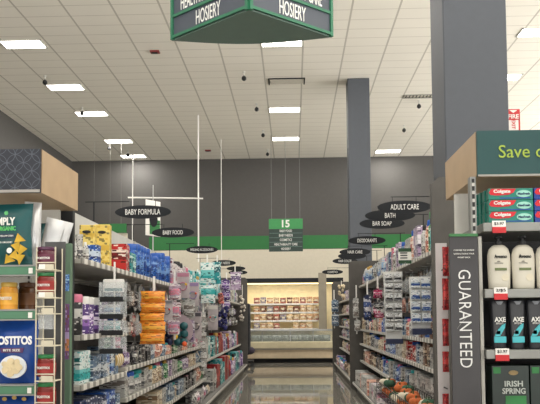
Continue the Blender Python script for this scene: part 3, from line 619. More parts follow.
# ------------------------------------------------------------------ oval category signs
def oval(x, y, wpx, D, txt, label, small=False):
    p = at(x, y, D); w_ = wpx*D/F; h = w_*.235; side = -1 if x < 293 else 1
    t = thing('oval_sign', label, 'sign', (p.x, p.y, p.z-h/2), 0, 'oval category signs')
    n = 40; MB().slab([(w_/2*math.cos(2*math.pi*i/n), h/2+h/2*math.sin(2*math.pi*i/n)) for i in range(n)], -.008, .008).build('board', M_dark, t)
    if txt: text(txt, h*(.42 if len(txt) < 14 else .32), w_*min(.72, .052*len(txt)), M_txt, t, (0, -.010, h/2), bold=.0)
    fr = MB(); sx = side*.1
    fr.tube((-w_*.25, .012, h+.04), (side*.55-side*.02, .012, h+.04), .004, 6)
    for q in (-.22, .22): fr.tube((w_*q, .012, h*.85), (w_*q, .012, h+.04), .003, 6)
    fr.build('hanger_rod', M_dark, t)
    sp = LSP if side < 0 else RSP
    top = (2.08 if side < 0 else 2.2 if D < 11.8 else 2.1)
    ex = side*.53
    b = MB(); b.tube((ex, .012, h+.04), (sp-p.x+side*.0, .012, h+.04), .004, 6); b.tube((sp-p.x, .012, h+.04), (sp-p.x, .012, top-(p.z-h/2)-.02), .006, 6)
    b.build('bracket', M_dark, t); return t
oval(143, 212, 57, 6.15, 'BABY FORMULA', 'oval sign reading BABY FORMULA')
oval(173, 232.5, 43, 7.7, 'BABY FOOD', 'oval sign reading BABY FOOD')
oval(202, 249.7, 32, 10, 'FEEDING ACCESSORIES', 'oval sign reading FEEDING ACCESSORIES')
oval(223.5, 263, 25, 13.3, 'BABY NEEDS', 'small oval sign above the purple cards, beyond FEEDING ACCESSORIES')
oval(238, 272.5, 19, 16.2, 'BABY BATH', 'farthest of the small oval signs over the baby-goods side, lower of a close pair')
oval(236, 268.5, 19, 15.4, '', 'plain small oval sign just in front of the last one on the baby-goods side')
oval(404.5, 207, 54, 6.6, 'ADULT CARE', 'oval sign reading ADULT CARE')
oval(390, 215.5, 50, 7.15, 'BATH', 'oval sign reading BATH, half hidden behind ADULT CARE')
oval(382, 223.5, 45, 7.9, 'BAR SOAP', 'oval sign reading BAR SOAP')
oval(367, 240.5, 37, 9.6, 'DEODORANTS', 'oval sign reading DEODORANTS')
oval(355, 252, 31, 11.3, 'HAIR CARE', 'oval sign reading HAIR CARE')
oval(352, 256, 28, 12.3, '', 'plain oval sign half hidden behind HAIR CARE')
oval(345, 261, 25, 14.0, 'HAIR COLOR', 'oval sign reading HAIR COLOR')
oval(332.5, 272, 21, 16.6, 'COSMETICS', 'farthest oval sign on the soap side, beyond HAIR COLOR')
# ------------------------------------------------------------------ aisle 15 board
D = 30.0; s = F/D; p = at(286, 251.5, D); w_, h = 34/s, 33/s
t = thing('aisle_board', 'green and dark hanging board reading 15 with the aisle contents', 'sign', (p.x, D, p.z))
MB().box((0, 0, h/2), (w_, .03, h), 0, .004).build('board', mat('board_dark_green', (34, 56, 50), .5), t)
MB().box((0, -.017, h*.845), (w_, .006, h*.31)).build('header', mat('board_green', (52, 140, 76), .5), t)
text('15', h*.23, w_*.23, M_txt, t, (0, -.022, h*.85), bold=.03)
for i, q in enumerate(('BABY FOOD', 'BABY NEEDS', 'COSMETICS', 'HEALTH/BEAUTY CARE', 'HOSIERY')):
    z = h*(.63-.137*i); MB().box((0, -.017, z+h*.068), (w_*.97, .004, h*.012)).build('divider_line', mat('board_line', (96, 124, 116)), t)
    text(q, h*.075, w_*(.36, .4, .36, .68, .28)[i], M_txt, t, (0, -.019, z), bold=.012)
for xo in (-.42, 0, .42): MB().tube((xo*w_, 0, h), (xo*w_, 0, H-p.z), .009, 6).build('hanging_wire', mat('thin_cable', (120, 120, 120)), t)
# ------------------------------------------------------------------ big triangular sign overhead
a = at(249, 9, 4.97); l = at(173, 41, 5.5); r = at(331, 38, 5.5); zb = (a.z+l.z+r.z)/3
t = thing('hanging_aisle_sign', 'large three-sided hanging sign reading HEALTH/BEAUTY CARE and HOSIERY', 'sign', (a.x, a.y, zb))
A = Vector((0, 0)); L2 = Vector((l.x-a.x, l.y-a.y)); R2 = Vector((r.x-a.x, r.y-a.y))
back = [R2+(L2-R2)*k/10+Vector((0, .10*math.sin(math.pi*k/10))) for k in range(11)]
M_sg = mat('sign_green_frame', (38, 104, 76), .5); M_sf = mat('sign_slate_face', (66, 72, 82), .5, noise=.02); M_su = mat('sign_underside', (92, 112, 102), .6, noise=.04)
MB().prism([(0, 0)]+[(v.x, v.y) for v in back], 0, .012).build('underside', M_su, t)
MB().prism([(v.x, v.y) for v in back]+[((R2+(L2-R2)*k/10+Vector((0, .085*math.sin(math.pi*k/10)))).x, (R2+(L2-R2)*k/10+Vector((0, .085*math.sin(math.pi*k/10)))).y) for k in range(10, -1, -1)], .012, .75).build('back_panel', M_sf, t)
for nm, V in (('face', L2), ('face', R2)):
    d = V.length; ang = math.atan2(V.y, V.x); flip = V.x < 0
    ex = Vector((V.x, V.y, 0)).normalized(); c = Vector((V.x/2, V.y/2, 0))
    rz = ang + (math.pi if flip else 0); nrm = Vector((math.sin(rz), -math.cos(rz), 0))
    fc = MB().box((0, 0, .375), (d-.01, .02, .74)).build(nm, M_sf, t, c+Vector((0, 0, .01)), rz)
    for z in (.012, .182, .352, .522, .692): MB().box((0, -.016, z), (d, .014, .022)).build('green_rail', M_sg, fc)
    for q in (-1, 1): MB().box((q*(d/2-.008), -.01, .36), (.025, .03, .74)).build('corner_post', M_sg, fc)
    for z, s_, ww in ((.095, 'HOSIERY', .32), (.267, 'HEALTH/BEAUTY CARE', .74), (.432, 'COSMETICS', .5), (.602, '15', .12)):
        text(s_, .115, d*ww, M_txt, fc, (0, -.012, z), bold=.0)
for v in (A, L2, R2): MB().tube((v.x*.9, v.y*.9+.03, .75), (v.x*.9, v.y*.9+.03, H-zb), .004, 6).build('hanging_wire', M_wire, t)
# ------------------------------------------------------------------ suspended pole frame and blade sign
D = 26.8
t = thing('hanging_pole_frame', 'thin white pipe frame hanging from the ceiling over the baby-goods side', 'pipe frame', (at(128, 197, D).x, D, at(128, 197, D).z))
o = Vector(t.location); P = lambda x, y: at(x, y, D)-o
MB().tube(P(128, 197.5), P(203, 198.5), .03).build('crossbar', M_tag, t)
for x, yb in ((198.5, 262),):
    q = P(x, yb); MB().tube(q, (q.x, 0, H-o.z), .028).build('upright_pole', M_tag, t)
for x, D2, yb, lb in ((132.5, 33, 242, 'white pole hanging by the last light of the outer row'), (121, 30.5, 242, 'thin white pole beside the fourth light of the outer row'), (221.5, 30.5, 261, 'thin white cable hanging from the ceiling to a small oval sign, beyond the pole frame'), (94, 30.5, 225, 'thin pale cable over the baby-goods side, beside the boxed header'), (110, 30.8, 228, 'thin pale cable over the baby-goods side, next to the baby formula sign')):
    q = at(x, yb, D2); MB().tube((0, 0, 0), (0, 0, H-q.z), .026 if 130 < x < 140 else .008 if x > 115 and x < 130 else .015 if x > 200 else .004, 6).build('hanging_cable', M_tag if x > 130 else mat('thin_grey_cable', (120, 118, 114)), None, q, label=lb, cat='cable')
p = at(153, 236, 8.6); s = F/8.6
t = thing('blade_sign', 'white, green and black hanging flag sign beside BABY FORMULA', 'sign', (p.x, p.y, p.z), math.radians(55))
W2 = 20/s; MB().box((0, 0, 18/s), (W2, .01, 36/s), 0, .003).build('board', M_tag, t)
MB().box((W2*.1, -.008, 9/s), (W2*.7, .004, 15/s)).build('green_field', M_green, t)
MB().lathe([(.5, -.003), (.5, .003)], 18, W2*.55, W2*.8).build('dark_emblem', M_dark, t, (0, -.009, 17/s)).rotation_euler = (math.pi/2, 0, 0)
MB().tube((0, 0, 36/s), (0, 0, 52/s), .006).build('hook', M_wire, t)
MB().tube((0, 0, 2.06-p.z), (0, 0, 0), .008).build('post', M_wire, t)
# fire exit sign
D = 8.3; s = F/D; p = at(513.5, 131, D); t = thing('fire_exit_sign', 'red and white FIRE EXIT sign fixed to the side of the tall column', 'sign', (p.x, D, p.z)); h = 22/s; w_ = 13/s
MB().box((0, 0, h/2), (w_, .016, h), 0, .002).build('board', mat('exit_white', (226, 218, 212)), t)
MB().box((0, -.009, h*.75), (w_, .004, h*.5)).build('red_field', M_red, t)
MB().box((w_*.44, -.009, h*.3), (w_*.12, .004, h*.55)).build('red_border', M_red, t)
MB().box((-w_*.44, -.009, h*.3), (w_*.12, .004, h*.55)).build('red_border', M_red, t)
text('FIRE', h*.2, w_*.8, M_txt, t, (0, -.014, h*.66), bold=.02)
text('EXIT', h*.16, w_*.75, M_red, t, (0, -.011, h*.3), rot=(math.pi/2, math.pi/2, 0), bold=.02)
MB().slab([(-w_*.3, h*.95), (0, h*.82), (w_*.3, h*.95)], -.015, -.012).build('arrow', M_txt, t)
MB().span(2.53-p.x, -w_/2, -.01, .01, h*.4, h*.6).build('mounting_bracket', M_wire, t)
# ------------------------------------------------------------------ refrigerated case at the end of the aisle
CD = 18.9; s = F/CD
z_ = lambda y: at(293, y, CD).z
x_ = lambda x: at(x, 319, CD).x
X0, X1 = x_(238), x_(345)
M_glow = mat('case_interior', (242, 230, 192), .6)
M_lamp = mat('case_lamp', (255, 232, 180), .5, emit=2)
t = thing('refrigerated_case', 'long cream refrigerated case with lit shelves at the end of the aisle', 'refrigerated case', (0, CD, 0))
MB().span(X0, X1, .35, 1.3, .0, .12).build('base', M_black, t)
MB().span(X0, X1, 0, 1.25, .12, z_(350)+.04, .02).build('lower_bumper', mat('case_tan', (196, 178, 150), .5), t)
MB().span(X0, X1, -.05, .12, z_(350)+.045, z_(341.5), .02).build('front_panel', mat('case_cream', (190, 180, 150), .5), t)
MB().span(X0, X1, -.07, -.052, z_(350)+.01, z_(350)+.05).build('bumper_rail', mat('rail_grey', (120, 114, 104)), t)
MB().span(X0, X1, 0.0, 1.2, z_(350)+.045, z_(350)+.2).build('well_floor', mat('well_grey', (96, 96, 90)), t)
MB().span(X0, X1, .0, .02, z_(341.5), z_(331)).build('front_glass', mat('case_glass', (200, 210, 205), .05, alpha=.13, noise=0), t)
MB().span(X0, X1, -.01, .03, z_(331), z_(329.3)).build('handrail', M_wire, t)
MB().span(X0, X1, 1.2, 1.25, z_(350), z_(276)).build('back_panel', M_glow, t)
MB().span(X0, X1, .5, 1.25, z_(281), z_(277)).build('canopy', M_dark, t)
for x in (X0, X1-.05): MB().span(x, x+.05, .5, 1.2, z_(341.5), z_(281)).build('end_panel', M_cream, t)
MB().span(x_(319.5), x_(327.5), .42, .5, z_(331), z_(272)).build('door_post', mat('post_cream', (140, 132, 116)), t)
MB().span(x_(333), x_(337), .3, .4, z_(345), z_(287)).build('dark_post', M_dark, t)
for k, x in enumerate((x_(262), x_(290), x_(313))): MB().span(x-.01, x+.01, .0, .03, z_(341), z_(331)).build('glass_joint', M_wire, t)
rows = [(294.5, 303.2), (303.6, 312), (312.2, 320.5), (321.2, 329)]
for y0, y1 in rows:
    z = z_(y1); sh = MB().span(X0, x_(319), .62, 1.2, z-.03, z).build('shelf', M_glow, t)
    MB().span(X0, x_(319), .605, .62, z-.035, z+.012).build('price_rail', M_tag, sh)
MB().span(X0+.05, X1-.05, .62, .72, z_(281)-.05, z_(281)-.02).build('lamp_tube', M_lamp, t)
l = bpy.data.lights.new('case_light', 'AREA'); l.shape = 'RECTANGLE'; l.size = X1-X0-.2; l.size_y = .12; l.energy = 13; l.color = (1, .9, .74)
lo = bpy.data.objects.new('case_light', l); COL.objects.link(lo); lo.parent = t; lo.location = ((X0+X1)/2, .6, z_(281)-.06); lo.rotation_euler = (math.radians(20), 0, 0)
for y0, y1 in rows[:3]:
    z = z_(y1)-.034
    l = bpy.data.lights.new('shelf_light', 'AREA'); l.shape = 'RECTANGLE'; l.size = x_(318)-X0-.1; l.size_y = .03; l.energy = 1.6; l.color = (1, .9, .74)
    lo = bpy.data.objects.new('shelf_light', l); COL.objects.link(lo); lo.parent = t; lo.location = ((X0+x_(318))/2, .64, z); lo.rotation_euler = (math.radians(25), 0, 0)
pc = [('cream and red', (196, 150, 110), (130, 34, 26), (220, 200, 170)), ('brown', (104, 50, 36), (70, 26, 20), (190, 160, 130)), ('cream', (200, 170, 130), (150, 84, 50), (220, 206, 176)), ('pink', (160, 84, 72), (104, 34, 36), (210, 180, 160)), ('blue and cream', (150, 140, 150), (50, 60, 110), (200, 190, 176))]
for ri, (y0, y1) in enumerate(rows):
    z = z_(y1)+.002; x = x_(252.5); k = 0; cn = {}
    while x < x_(316):
        w_ = .165; h = (y1-y0-1.6)/s*rng.uniform(.86, 1)
        if ri == 3 and 4 <= k <= 5 or (ri == 3 and k == 9): x += w_+.02; k += 1; continue
        cc = pc[rng.randrange(5)] if x < x_(306) else pc[2 if ri % 2 else 0]
        c = cn.get(cc[0], 0); cn[cc[0]] = c+1
        o = MB().box((0, 0, h/2), (w_, .1, h), 0, .006).build('meat_pack', printed(cc[1], cc[2], cc[3], .3, k % 3), None, (x+w_/2, CD+.70, z), rng.uniform(-.08, .08), label='%s food pack on the %s lit case shelf, %s such' % (cc[0], ('top', 'second', 'third', 'lowest')[ri], nth(c)), cat='food pack', group='food packs on the lit case shelves')
        MB().box((0, -.053, h*.5), (w_*.5, .004, h*.3)).build('paper_label', mat('pack_label', (226, 214, 190)), o)
        x += w_+.022; k += 1
for i in range(15):
    x = x_(251)+i*(x_(329)-x_(251))/15; o = MB().pillow(.24, .2, .09, 6, 6, seed=i).build('foil_packet', mat('foil_grey_green', (112, 118, 112), .35, .3), None, (x+.07, CD+.22+.06*(i % 2), z_(350)+.203), rng.uniform(-.3, .3), smooth=True, label='grey foil packet standing in the well of the case, %s along' % nth(i), cat='foil packet', group='foil packets in the case well')
# dark sack truck with a hanging garment at the corner
p = at(249, 363, 17.6); s = F/17.6
t = thing('stock_cart', 'dark upright stock cart on castors at the far end of the baby-goods side', 'cart', (p.x, 17.6, 0))
MB().box((0, 0, .14), (9/s, .5, .04), 0, .01).build('platform', M_black, t)
mb = MB()
for y in (-.22, .22): mb.tube((-3/s, y, .16), (-3/s, y, 1.75), .015)
mb.tube((-3/s, -.22, 1.75), (-3/s, .22, 1.75), .015); mb.build('handle_frame', M_black, t)
MB().box((-1/s, 0, .95), (5/s, .34, 1.3), 0, .04).build('garment_bag', mat('black_nylon', (32, 33, 38), .7, noise=.2), t)
MB().ball((1/s, 0, .4), .17, (.8, 1, .6)).build('folded_bundle', mat('dark_purple_cloth', (48, 40, 56), .8), t, smooth=True)
for x in (-3/s, 3.5/s):
    for y in (-.2, .2): MB().tube((x, y-.015, .05), (x, y+.015, .05), .05, 14).build('caster', M_black, t)
# ------------------------------------------------------------------ END DISPLAY WITH CHIPS
D1, D1b = 3.4, 4.0; s1 = F/D1
ex = -1.268; z1 = lambda y: EYE+(319-y)/s1
t = thing('end_display', 'end-of-aisle shelving holding chips, with a maple and patterned header', 'shelving', (ex, D1, 0))
def circ_mat():
    m, n_, p = nt('interlaced_circles_print'); N = n_.nodes.new; L = n_.links.new
    tc = N('ShaderNodeTexCoord'); sp = N('ShaderNodeSeparateXYZ'); L(tc.outputs['Object'], sp.inputs[0])
    outs = []
    for ox, oz in ((0, 0), (.5, .5)):
        def fr(o, off):
            a = N('ShaderNodeMath'); a.operation = 'MULTIPLY_ADD'; a.inputs[1].default_value = 1/.085; a.inputs[2].default_value = 50+off; L(sp.outputs[o], a.inputs[0])
            b = N('ShaderNodeMath'); b.operation = 'FRACT'; L(a.outputs[0], b.inputs[0]); c = N('ShaderNodeMath'); c.operation = 'SUBTRACT'; c.inputs[1].default_value = .5; L(b.outputs[0], c.inputs[0])
            d = N('ShaderNodeMath'); d.operation = 'MULTIPLY'; L(c.outputs[0], d.inputs[0]); L(c.outputs[0], d.inputs[1]); return d
        u, v = fr(0, ox), fr(2, oz); s_ = N('ShaderNodeMath'); s_.operation = 'ADD'; L(u.outputs[0], s_.inputs[0]); L(v.outputs[0], s_.inputs[1])
        q = N('ShaderNodeMath'); q.operation = 'SQRT'; L(s_.outputs[0], q.inputs[0]); c = N('ShaderNodeMath'); c.operation = 'SUBTRACT'; c.inputs[1].default_value = .485; L(q.outputs[0], c.inputs[0])
        ab = N('ShaderNodeMath'); ab.operation = 'ABSOLUTE'; L(c.outputs[0], ab.inputs[0]); outs.append(ab)
    mn = outs[0]
    for o in outs[1:]:
        k = N('ShaderNodeMath'); k.operation = 'MINIMUM'; L(mn.outputs[0], k.inputs[0]); L(o.outputs[0], k.inputs[1]); mn = k
    lt = N('ShaderNodeMath'); lt.operation = 'LESS_THAN'; lt.inputs[1].default_value = .018; L(mn.outputs[0], lt.inputs[0])
    mx = N('ShaderNodeMix'); mx.data_type = 'RGBA'; mx.inputs[6].default_value = srgb(32, 36, 46); mx.inputs[7].default_value = srgb(70, 74, 84); L(lt.outputs[0], mx.inputs[0]); L(mx.outputs[2], p.inputs['Base Color']); p.inputs['Roughness'].default_value = .6
    return m
hz0, hz1 = z1(188), z1(143)
hd = MB().span(-1.1, 0, 0, .02, hz0, hz1).build('header_front', circ_mat(), t)
MB().span(-1.1, 0, -.004, .0, hz0, hz0+.014).build('edge_strip', mat('pale_edge', (150, 146, 140)), hd)
MB().span(-.02, .004, .02, .6, hz0, hz1).build('header_side', M_wood, t)
MB().span(-1.1, -.02, .03, .6, hz0+.0, hz0+.02).build('header_soffit', M_wood, t)
MB().span(-1.1, -.09, .55, .58, 0, hz0).build('back_panel', M_white, t)
MB().span(-.185, -.15, .3, .34, .1, hz0).build('slotted_upright', M_white, t)
def slot_mat():
    m, t_, p = nt('slotted_steel'); N = t_.nodes.new; L = t_.links.new
    tc = N('ShaderNodeTexCoord'); sp = N('ShaderNodeSeparateXYZ'); L(tc.outputs['Object'], sp.inputs[0])
    b = N('ShaderNodeMath'); b.operation = 'FLOORED_MODULO'; b.inputs[1].default_value = .034; L(sp.outputs[2], b.inputs[0])
    c = N('ShaderNodeMath'); c.operation = 'LESS_THAN'; c.inputs[1].default_value = .02; L(b.outputs[0], c.inputs[0])
    mx = N('ShaderNodeMix'); mx.data_type = 'RGBA'; L(c.outputs[0], mx.inputs[0]); mx.inputs[6].default_value = srgb(180, 178, 172); mx.inputs[7].default_value = srgb(22, 22, 22)
    L(mx.outputs[2], p.inputs['Base Color']); return m
M_slot = slot_mat()
MB().span(-.172, -.162, .296, .299, .2, hz0-.01).build('slot_row', M_slot, t)
M_gs = mat('green_price_rail', (72, 122, 92), .4)
M_alu = mat('brushed_aluminium', (136, 137, 133), .4, .4)
Zt = [z1(263), z1(308), z1(383.5), z1(383.5)-.37]
for z in Zt:
    sh = MB().span(-1.1, -.005, .02, .54, z-.02, z).build('shelf', M_white, t)
    MB().span(-1.1, -.012, -.004, .018, z-.045, z-.004, .003).build('price_rail', M_gs, sh)
    MB().span(-1.1, -.01, -.006, .02, z-.004, z+.004).build('rail_edge', M_alu, sh)
    MB().span(-1.1, -.01, -.006, .02, z-.052, z-.045).build('rail_edge', M_alu, sh)
    MB().span(-.05, -.03, -.008, -.005, z-.04, z-.012).build('price_ticket', M_tag, sh)
MB().span(-1.1, 0, .02, .54, 0, .12).build('base_deck', M_shelf, t)
# bags of chips
def chip_bag(name, x, y0, y1, wpx, body, label, Dd=3.43, rz=0, zfoot=None, silver=False):
    s = F/Dd; z = zfoot; h = (y1-y0)/s; w_ = wpx/s; p = at(x, y1, Dd)
    t = thing(name, label, 'bag of chips', (p.x, Dd+.05, z+.001), rz)
    MB().pillow(w_, h, .11, 12, 14, .05, seed=int(x+y0)).build('bag', body, t, smooth=True)
    return t, w_, h
blue_b = mat('bag_blue_foil', (28, 72, 150), .3, noise=.15); teal_b = mat('bag_teal_film', (12, 76, 78), .4, noise=.05)
M_chip = mat('corn_chip', (206, 172, 96), .7, noise=.15); M_pale = mat('pale_chip', (222, 204, 164), .7, noise=.1)
def chips(t, pts, r, m, y, nm='printed_chip', tri=False):
    for i, (x, z, a) in enumerate(pts):
        n = 3 if tri else 18; MB().lathe([(r, 0), (r, .003)], n, 1, .8).build(nm, m, t, (x, y, z)).rotation_euler = (math.pi/2+.12*(i % 3-1), a, 0)
t1, w_, h = chip_bag('chip_bag', 12.5, 318, 383, 47, blue_b, 'blue TOSTITOS bag on the third shelf of the chips display', zfoot=Zt[2])
text('TOSTITOS', .044, w_*.86, mat('logo_white', (240, 240, 240), .4, noise=0), t1, (0, -.0605, h*.68), bold=.045)
MB().slab([(-.055, h*.49), (.055, h*.49), (.06, h*.565), (-.06, h*.565)], -.064, -.06).build('ribbon', mat('ribbon_purple', (84, 44, 92)), t1)
text('BITE SIZE', .012, .085, M_txt, t1, (0, -.066, h*.53), bold=.02)
MB().lathe([(.5, -.002), (.48, .004)], 26, .14, .115).build('bowl_picture', mat('bowl_rim', (222, 226, 230)), t1, (.005, -.0595, h*.27)).rotation_euler = (math.pi/2, 0, 0)
chips(t1, [(.005+.044*math.cos(k*.9)*(k/12)**.5, h*.27+.034*math.sin(k*.9)*(k/12)**.5, k) for k in range(1, 13)], .019, M_pale, -.066)
t2, w2, h2 = chip_bag('chip_bag', 5, 198, 263, 52, teal_b, 'teal SIMPLY ORGANIC bag of chips on the top shelf', zfoot=Zt[0], rz=-.1)
text('SIMPLY', .040, .125, M_txt, t2, (.0, -.062, h2*.70), bold=.03)
text('ORGANIC', .022, .105, mat('leaf_green_print', (90, 190, 100), noise=0), t2, (.015, -.064, h2*.585), bold=.03)
MB().box((.02, -.062, h2*.47), (.085, .003, .022), 0, .001).build('name_plate', mat('plate_navy', (24, 48, 70)), t2)
text('YELLOW CORN', .009, .07, M_txt, t2, (.02, -.065, h2*.47))
text('100% ORGANIC', .009, .08, M_txt, t2, (.01, -.064, h2*.37))
MB().lathe([(.5, 0), (.5, .003)], 16, .028, .028).build('seal', M_tag, t2, (.035, -.062, h2*.24)).rotation_euler = (math.pi/2, 0, 0)
MB().lathe([(.5, 0), (.5, .003)], 6, .022, .022).build('crown_emblem', mat('emblem_green', (90, 180, 110)), t2, (.015, -.060, h2*.83)).rotation_euler = (math.pi/2, 0, 0)
chips(t2, [(.085, h2*.42, .3), (.07, h2*.30, 1.2), (.1, h2*.25, 2.1), (.06, h2*.16, .8), (.09, h2*.12, 1.7), (.03, h2*.10, .2)], .036, mat('gold_chip', (196, 158, 44), .7, noise=.2), -.058, tri=True)
# silver back/side of the same bag and neighbours
t3, _, _ = chip_bag('chip_bag', 29, 195, 263, 17, M_foil, 'silver-sided bag of chips beside the SIMPLY ORGANIC bag', 3.5, rz=.5, zfoot=Zt[0])
t4, _, _ = chip_bag('chip_bag', 35, 214, 263, 16, teal_b, 'teal bag of chips tucked behind the silver-sided bag', 3.72, rz=0, zfoot=Zt[0])
t5, w_, h = chip_bag('chip_bag', 12, 394, 460, 50, blue_b, 'blue bag of chips on the lowest visible shelf', zfoot=Zt[3])
chips(t5, [(-.05, h*.9, 0), (0, h*.92, 0), (.05, h*.9, 0)], .012, M_chip, -.03, 'star_print')
# jars on the second shelf
def jar(x, yb, wpx, hpx, D, z, lidc, body, label, group, txt=None, name='salsa_jar'):
    s = F/D; p = at(x, yb, D); w_, h = wpx/s, hpx/s; t = thing(name, label, 'jar', (p.x, D, z), 0, group)
    MB().lathe([(.42, 0), (.5, .03*h), (.5, .74*h), (.44, .82*h), (.42, .84*h)], 22, w_, w_).build('glass', mat('jar_'+body[0], body[1], .15, noise=.2), t, smooth=True)
    MB().lathe([(.46, .84*h), (.47, .86*h), (.47, .98*h), (.44, h)], 22, w_, w_).build('lid', mat('lid_'+lidc[0], lidc[1], .35), t, smooth=True)
    MB().lathe([(.505, .2*h), (.505, .62*h)], 22, w_, w_).build('paper_label', mat('jarlabel_'+body[0], body[2], .5, noise=.25), t, smooth=True)
    if txt: text(txt, h*.11, w_*.72, M_txt, t, (0, -w_*.505-.001, h*.42), bold=.03)
    return t
for i, x in enumerate((-9, 9, 27)):
    jar(x, 308, 17, 28, 3.47 if i < 2 else 3.62, Zt[1]+.001, ('gold', (196, 160, 70)) if i < 2 else ('brown', (90, 60, 40)), ('queso', (214, 150, 50), (226, 168, 60)) if i < 2 else ('darkdip', (90, 58, 34), (104, 66, 34)), ('orange cheese-dip jar partly cut by the picture edge', 'orange TOSTITOS dip jar on the second shelf', 'dark brown jar behind the orange dip jar')[i], None, 'TOSTITOS' if i < 2 else None, 'dip_jar')
# wing rack with salsa jars
DW = 3.38; sw = F/DW
wx0, wx1 = at(39, 319, DW).x, at(60, 319, DW).x
t = thing('wire_side_rack', 'narrow cream wire rack of salsa jars clipped beside the chips display', 'wire rack', ((wx0+wx1)/2, DW, 0)); hw = (wx1-wx0)/2
mb = MB()
for x in (-hw, hw-.012):
    for y in (-.04, .06): mb.tube((x, y, .1), (x, y, EYE+(319-245)/sw), .0035, 6)
mb.build('upright_wires', M_cream, t)
MB().box((0, .075, .85), (2*hw, .006, 1.5)).build('rack_back', mat('rack_back_dark', (70, 70, 70)), t)
for k, y in enumerate((262, 290, 306, 338, 373, 401)):
    z = EYE+(319-y)/sw
    mb = MB()
    for yy in (-.045, .0, .055): mb.tube((-hw, yy, z-.03), (hw-.01, yy, z-.03), .003, 6)
    mb.tube((-hw, -.048, z+.005), (hw-.01, -.048, z+.005), .003, 6)
    for x in (-hw, hw-.012): mb.tube((x, -.045, z-.03), (x, .055, z-.03), .003, 6)
    sf = mb.build('wire_tier', M_cream, t)
    MB().box((.008, -.052, z-.018), (hw*1.1, .004, .03), 0, .001).build('ticket_holder', M_cream, sf)
    if k in (0, 1): MB().box((-.02, -.056, z-.015), (.03, .002, .024)).build('price_ticket', M_tag, sf)
for k, (y1, hpx, lid, lb) in enumerate(((260.5, 17, ('purple', (84, 40, 70)), 'purple-lidded salsa jar in the top tier of the wire rack'), (288.5, 19, ('green', (40, 120, 66)), 'green-lidded salsa jar in the second tier of the wire rack'), (371, 19, ('green', (40, 120, 66)), 'green-lidded salsa jar in the tier below the empty one'), (400, 20, ('green', (40, 120, 66)), 'green-lidded salsa jar in the lowest tier of the wire rack'))):
    z = EYE+(319-y1)/sw-.02
    jar(46.5, y1, 18.5, hpx+3, DW+.005, z, lid, ('salsa' if k else 'salsadark', (120, 36, 30) if k else (84, 30, 48), (150, 40, 36) if k else (96, 36, 60)), lb, 'salsa jars in the wire rack', 'TOSTITOS')
MB().box((0, 0, 0), (hw*1.3, .06, .075), 0, .003).build('clear_box', M_clear, None, (at(47, 322, DW).x, DW, EYE+(319-320)/sw-.0), label='empty frosted tray in the wire rack between the jars', cat='tray')
# two silver bags on top of the rack and green side panel
for i, (x, D_, w_, y0) in enumerate(((45, 3.62, 13, 212), (53, 3.75, 12, 214))):
    tt = thing('chip_bag', ('silver back of a bag standing above the wire rack', 'second silver bag leaning behind the first above the wire rack')[i], 'bag of chips', (at(x, 262, D_).x, D_+.02, EYE+(319-252)/(F/D_)-.04), .35)
    o = MB().pillow((w_+7)/(F/D_), (252-y0)/(F/D_)+.03, .05, 8, 10, .05, seed=i+3).build('bag', M_foil, tt, smooth=True); o.rotation_euler = (0, .22, 0)
DG = 3.72; sg = F/DG; gx0, gx1 = at(62.5, 319, DG).x, at(71.5, 319, DG).x; gt = EYE+(319-241)/sg
t = thing('green_post_panel', 'narrow green panel with stickers beside the wire rack', 'panel', ((gx0+gx1)/2, DG, 0))
MB().box((0, .0, gt/2), (gx1-gx0, .03, gt), 0, .003).build('panel', mat('sage_green_paint', (92, 118, 96), .5), t)
MB().box((0, -.017, EYE+(319-281)/sg), (.032, .003, .09), 0, .001).build('blue_sticker', printed((70, 120, 190), (40, 80, 150), (150, 190, 220), .4, 1), t)
MB().box((0, -.017, EYE+(319-330)/sg), (.036, .003, .3), 0, .001).build('purple_orange_sticker', printed((110, 70, 120), (190, 120, 70), (170, 150, 190), .4, 0), t)
# ------------------------------------------------------------------ END DISPLAY WITH TOOTHPASTE
D2 = 2.9; s2 = F/D2; ox = at(478, 178, D2).x; z2 = lambda y: EYE+(319-y)/s2
t = thing('end_display', 'end-of-aisle shelving holding toothpaste and lotion, with a dark green Save header', 'shelving', (ox, D2, 0))
hz0, hz1 = z2(177.5), z2(132)
M_hd = mat('header_deep_green', (22, 66, 66), .55, noise=.03)
hd = MB().span(0, 1.2, 0, .02, hz0, hz1).build('header_front', M_hd, t)
MB().span(0, 1.2, -.004, 0, hz0-.004, hz0+.004).build('edge_strip', mat('pale_edge', (150, 146, 140)), hd)
MB().span(-.002, .02, .02, .6, hz0, hz1).build('header_side', M_wood, t)
MB().span(.02, 1.2, .03, .6, hz0, hz0+.02).build('header_soffit', M_wood, t)
M_lime = mat('lime_lettering', (150, 172, 62), .5, noise=0)
text('Save on', .054, .225, M_lime, hd, ((499-478)/s2+.1125, -.003, z2(153.5)), bold=0)
MB().span(0, 1.2, .42, .44, z2(230), hz0).build('back_panel', M_white, t)
MB().span(.02, 1.2, .42, .44, 0, z2(230)).build('back_panel', M_black, t)  # lower panel coloured black for the shadow inside the shelf compartments
MB().span(-.028, -.004, .02, .06, 0, hz0).build('slotted_upright', M_alu, t)
MB().span(-.021, -.011, .016, .019, .2, hz0-.01).build('slot_row', M_slot, t)
MB().span(.0, .014, .02, .44, 0, z2(238)).build('side_panel', mat('side_light', (180, 178, 170)), t)
ZR = [z2(225), z2(291), z2(351), z2(351)-.27]
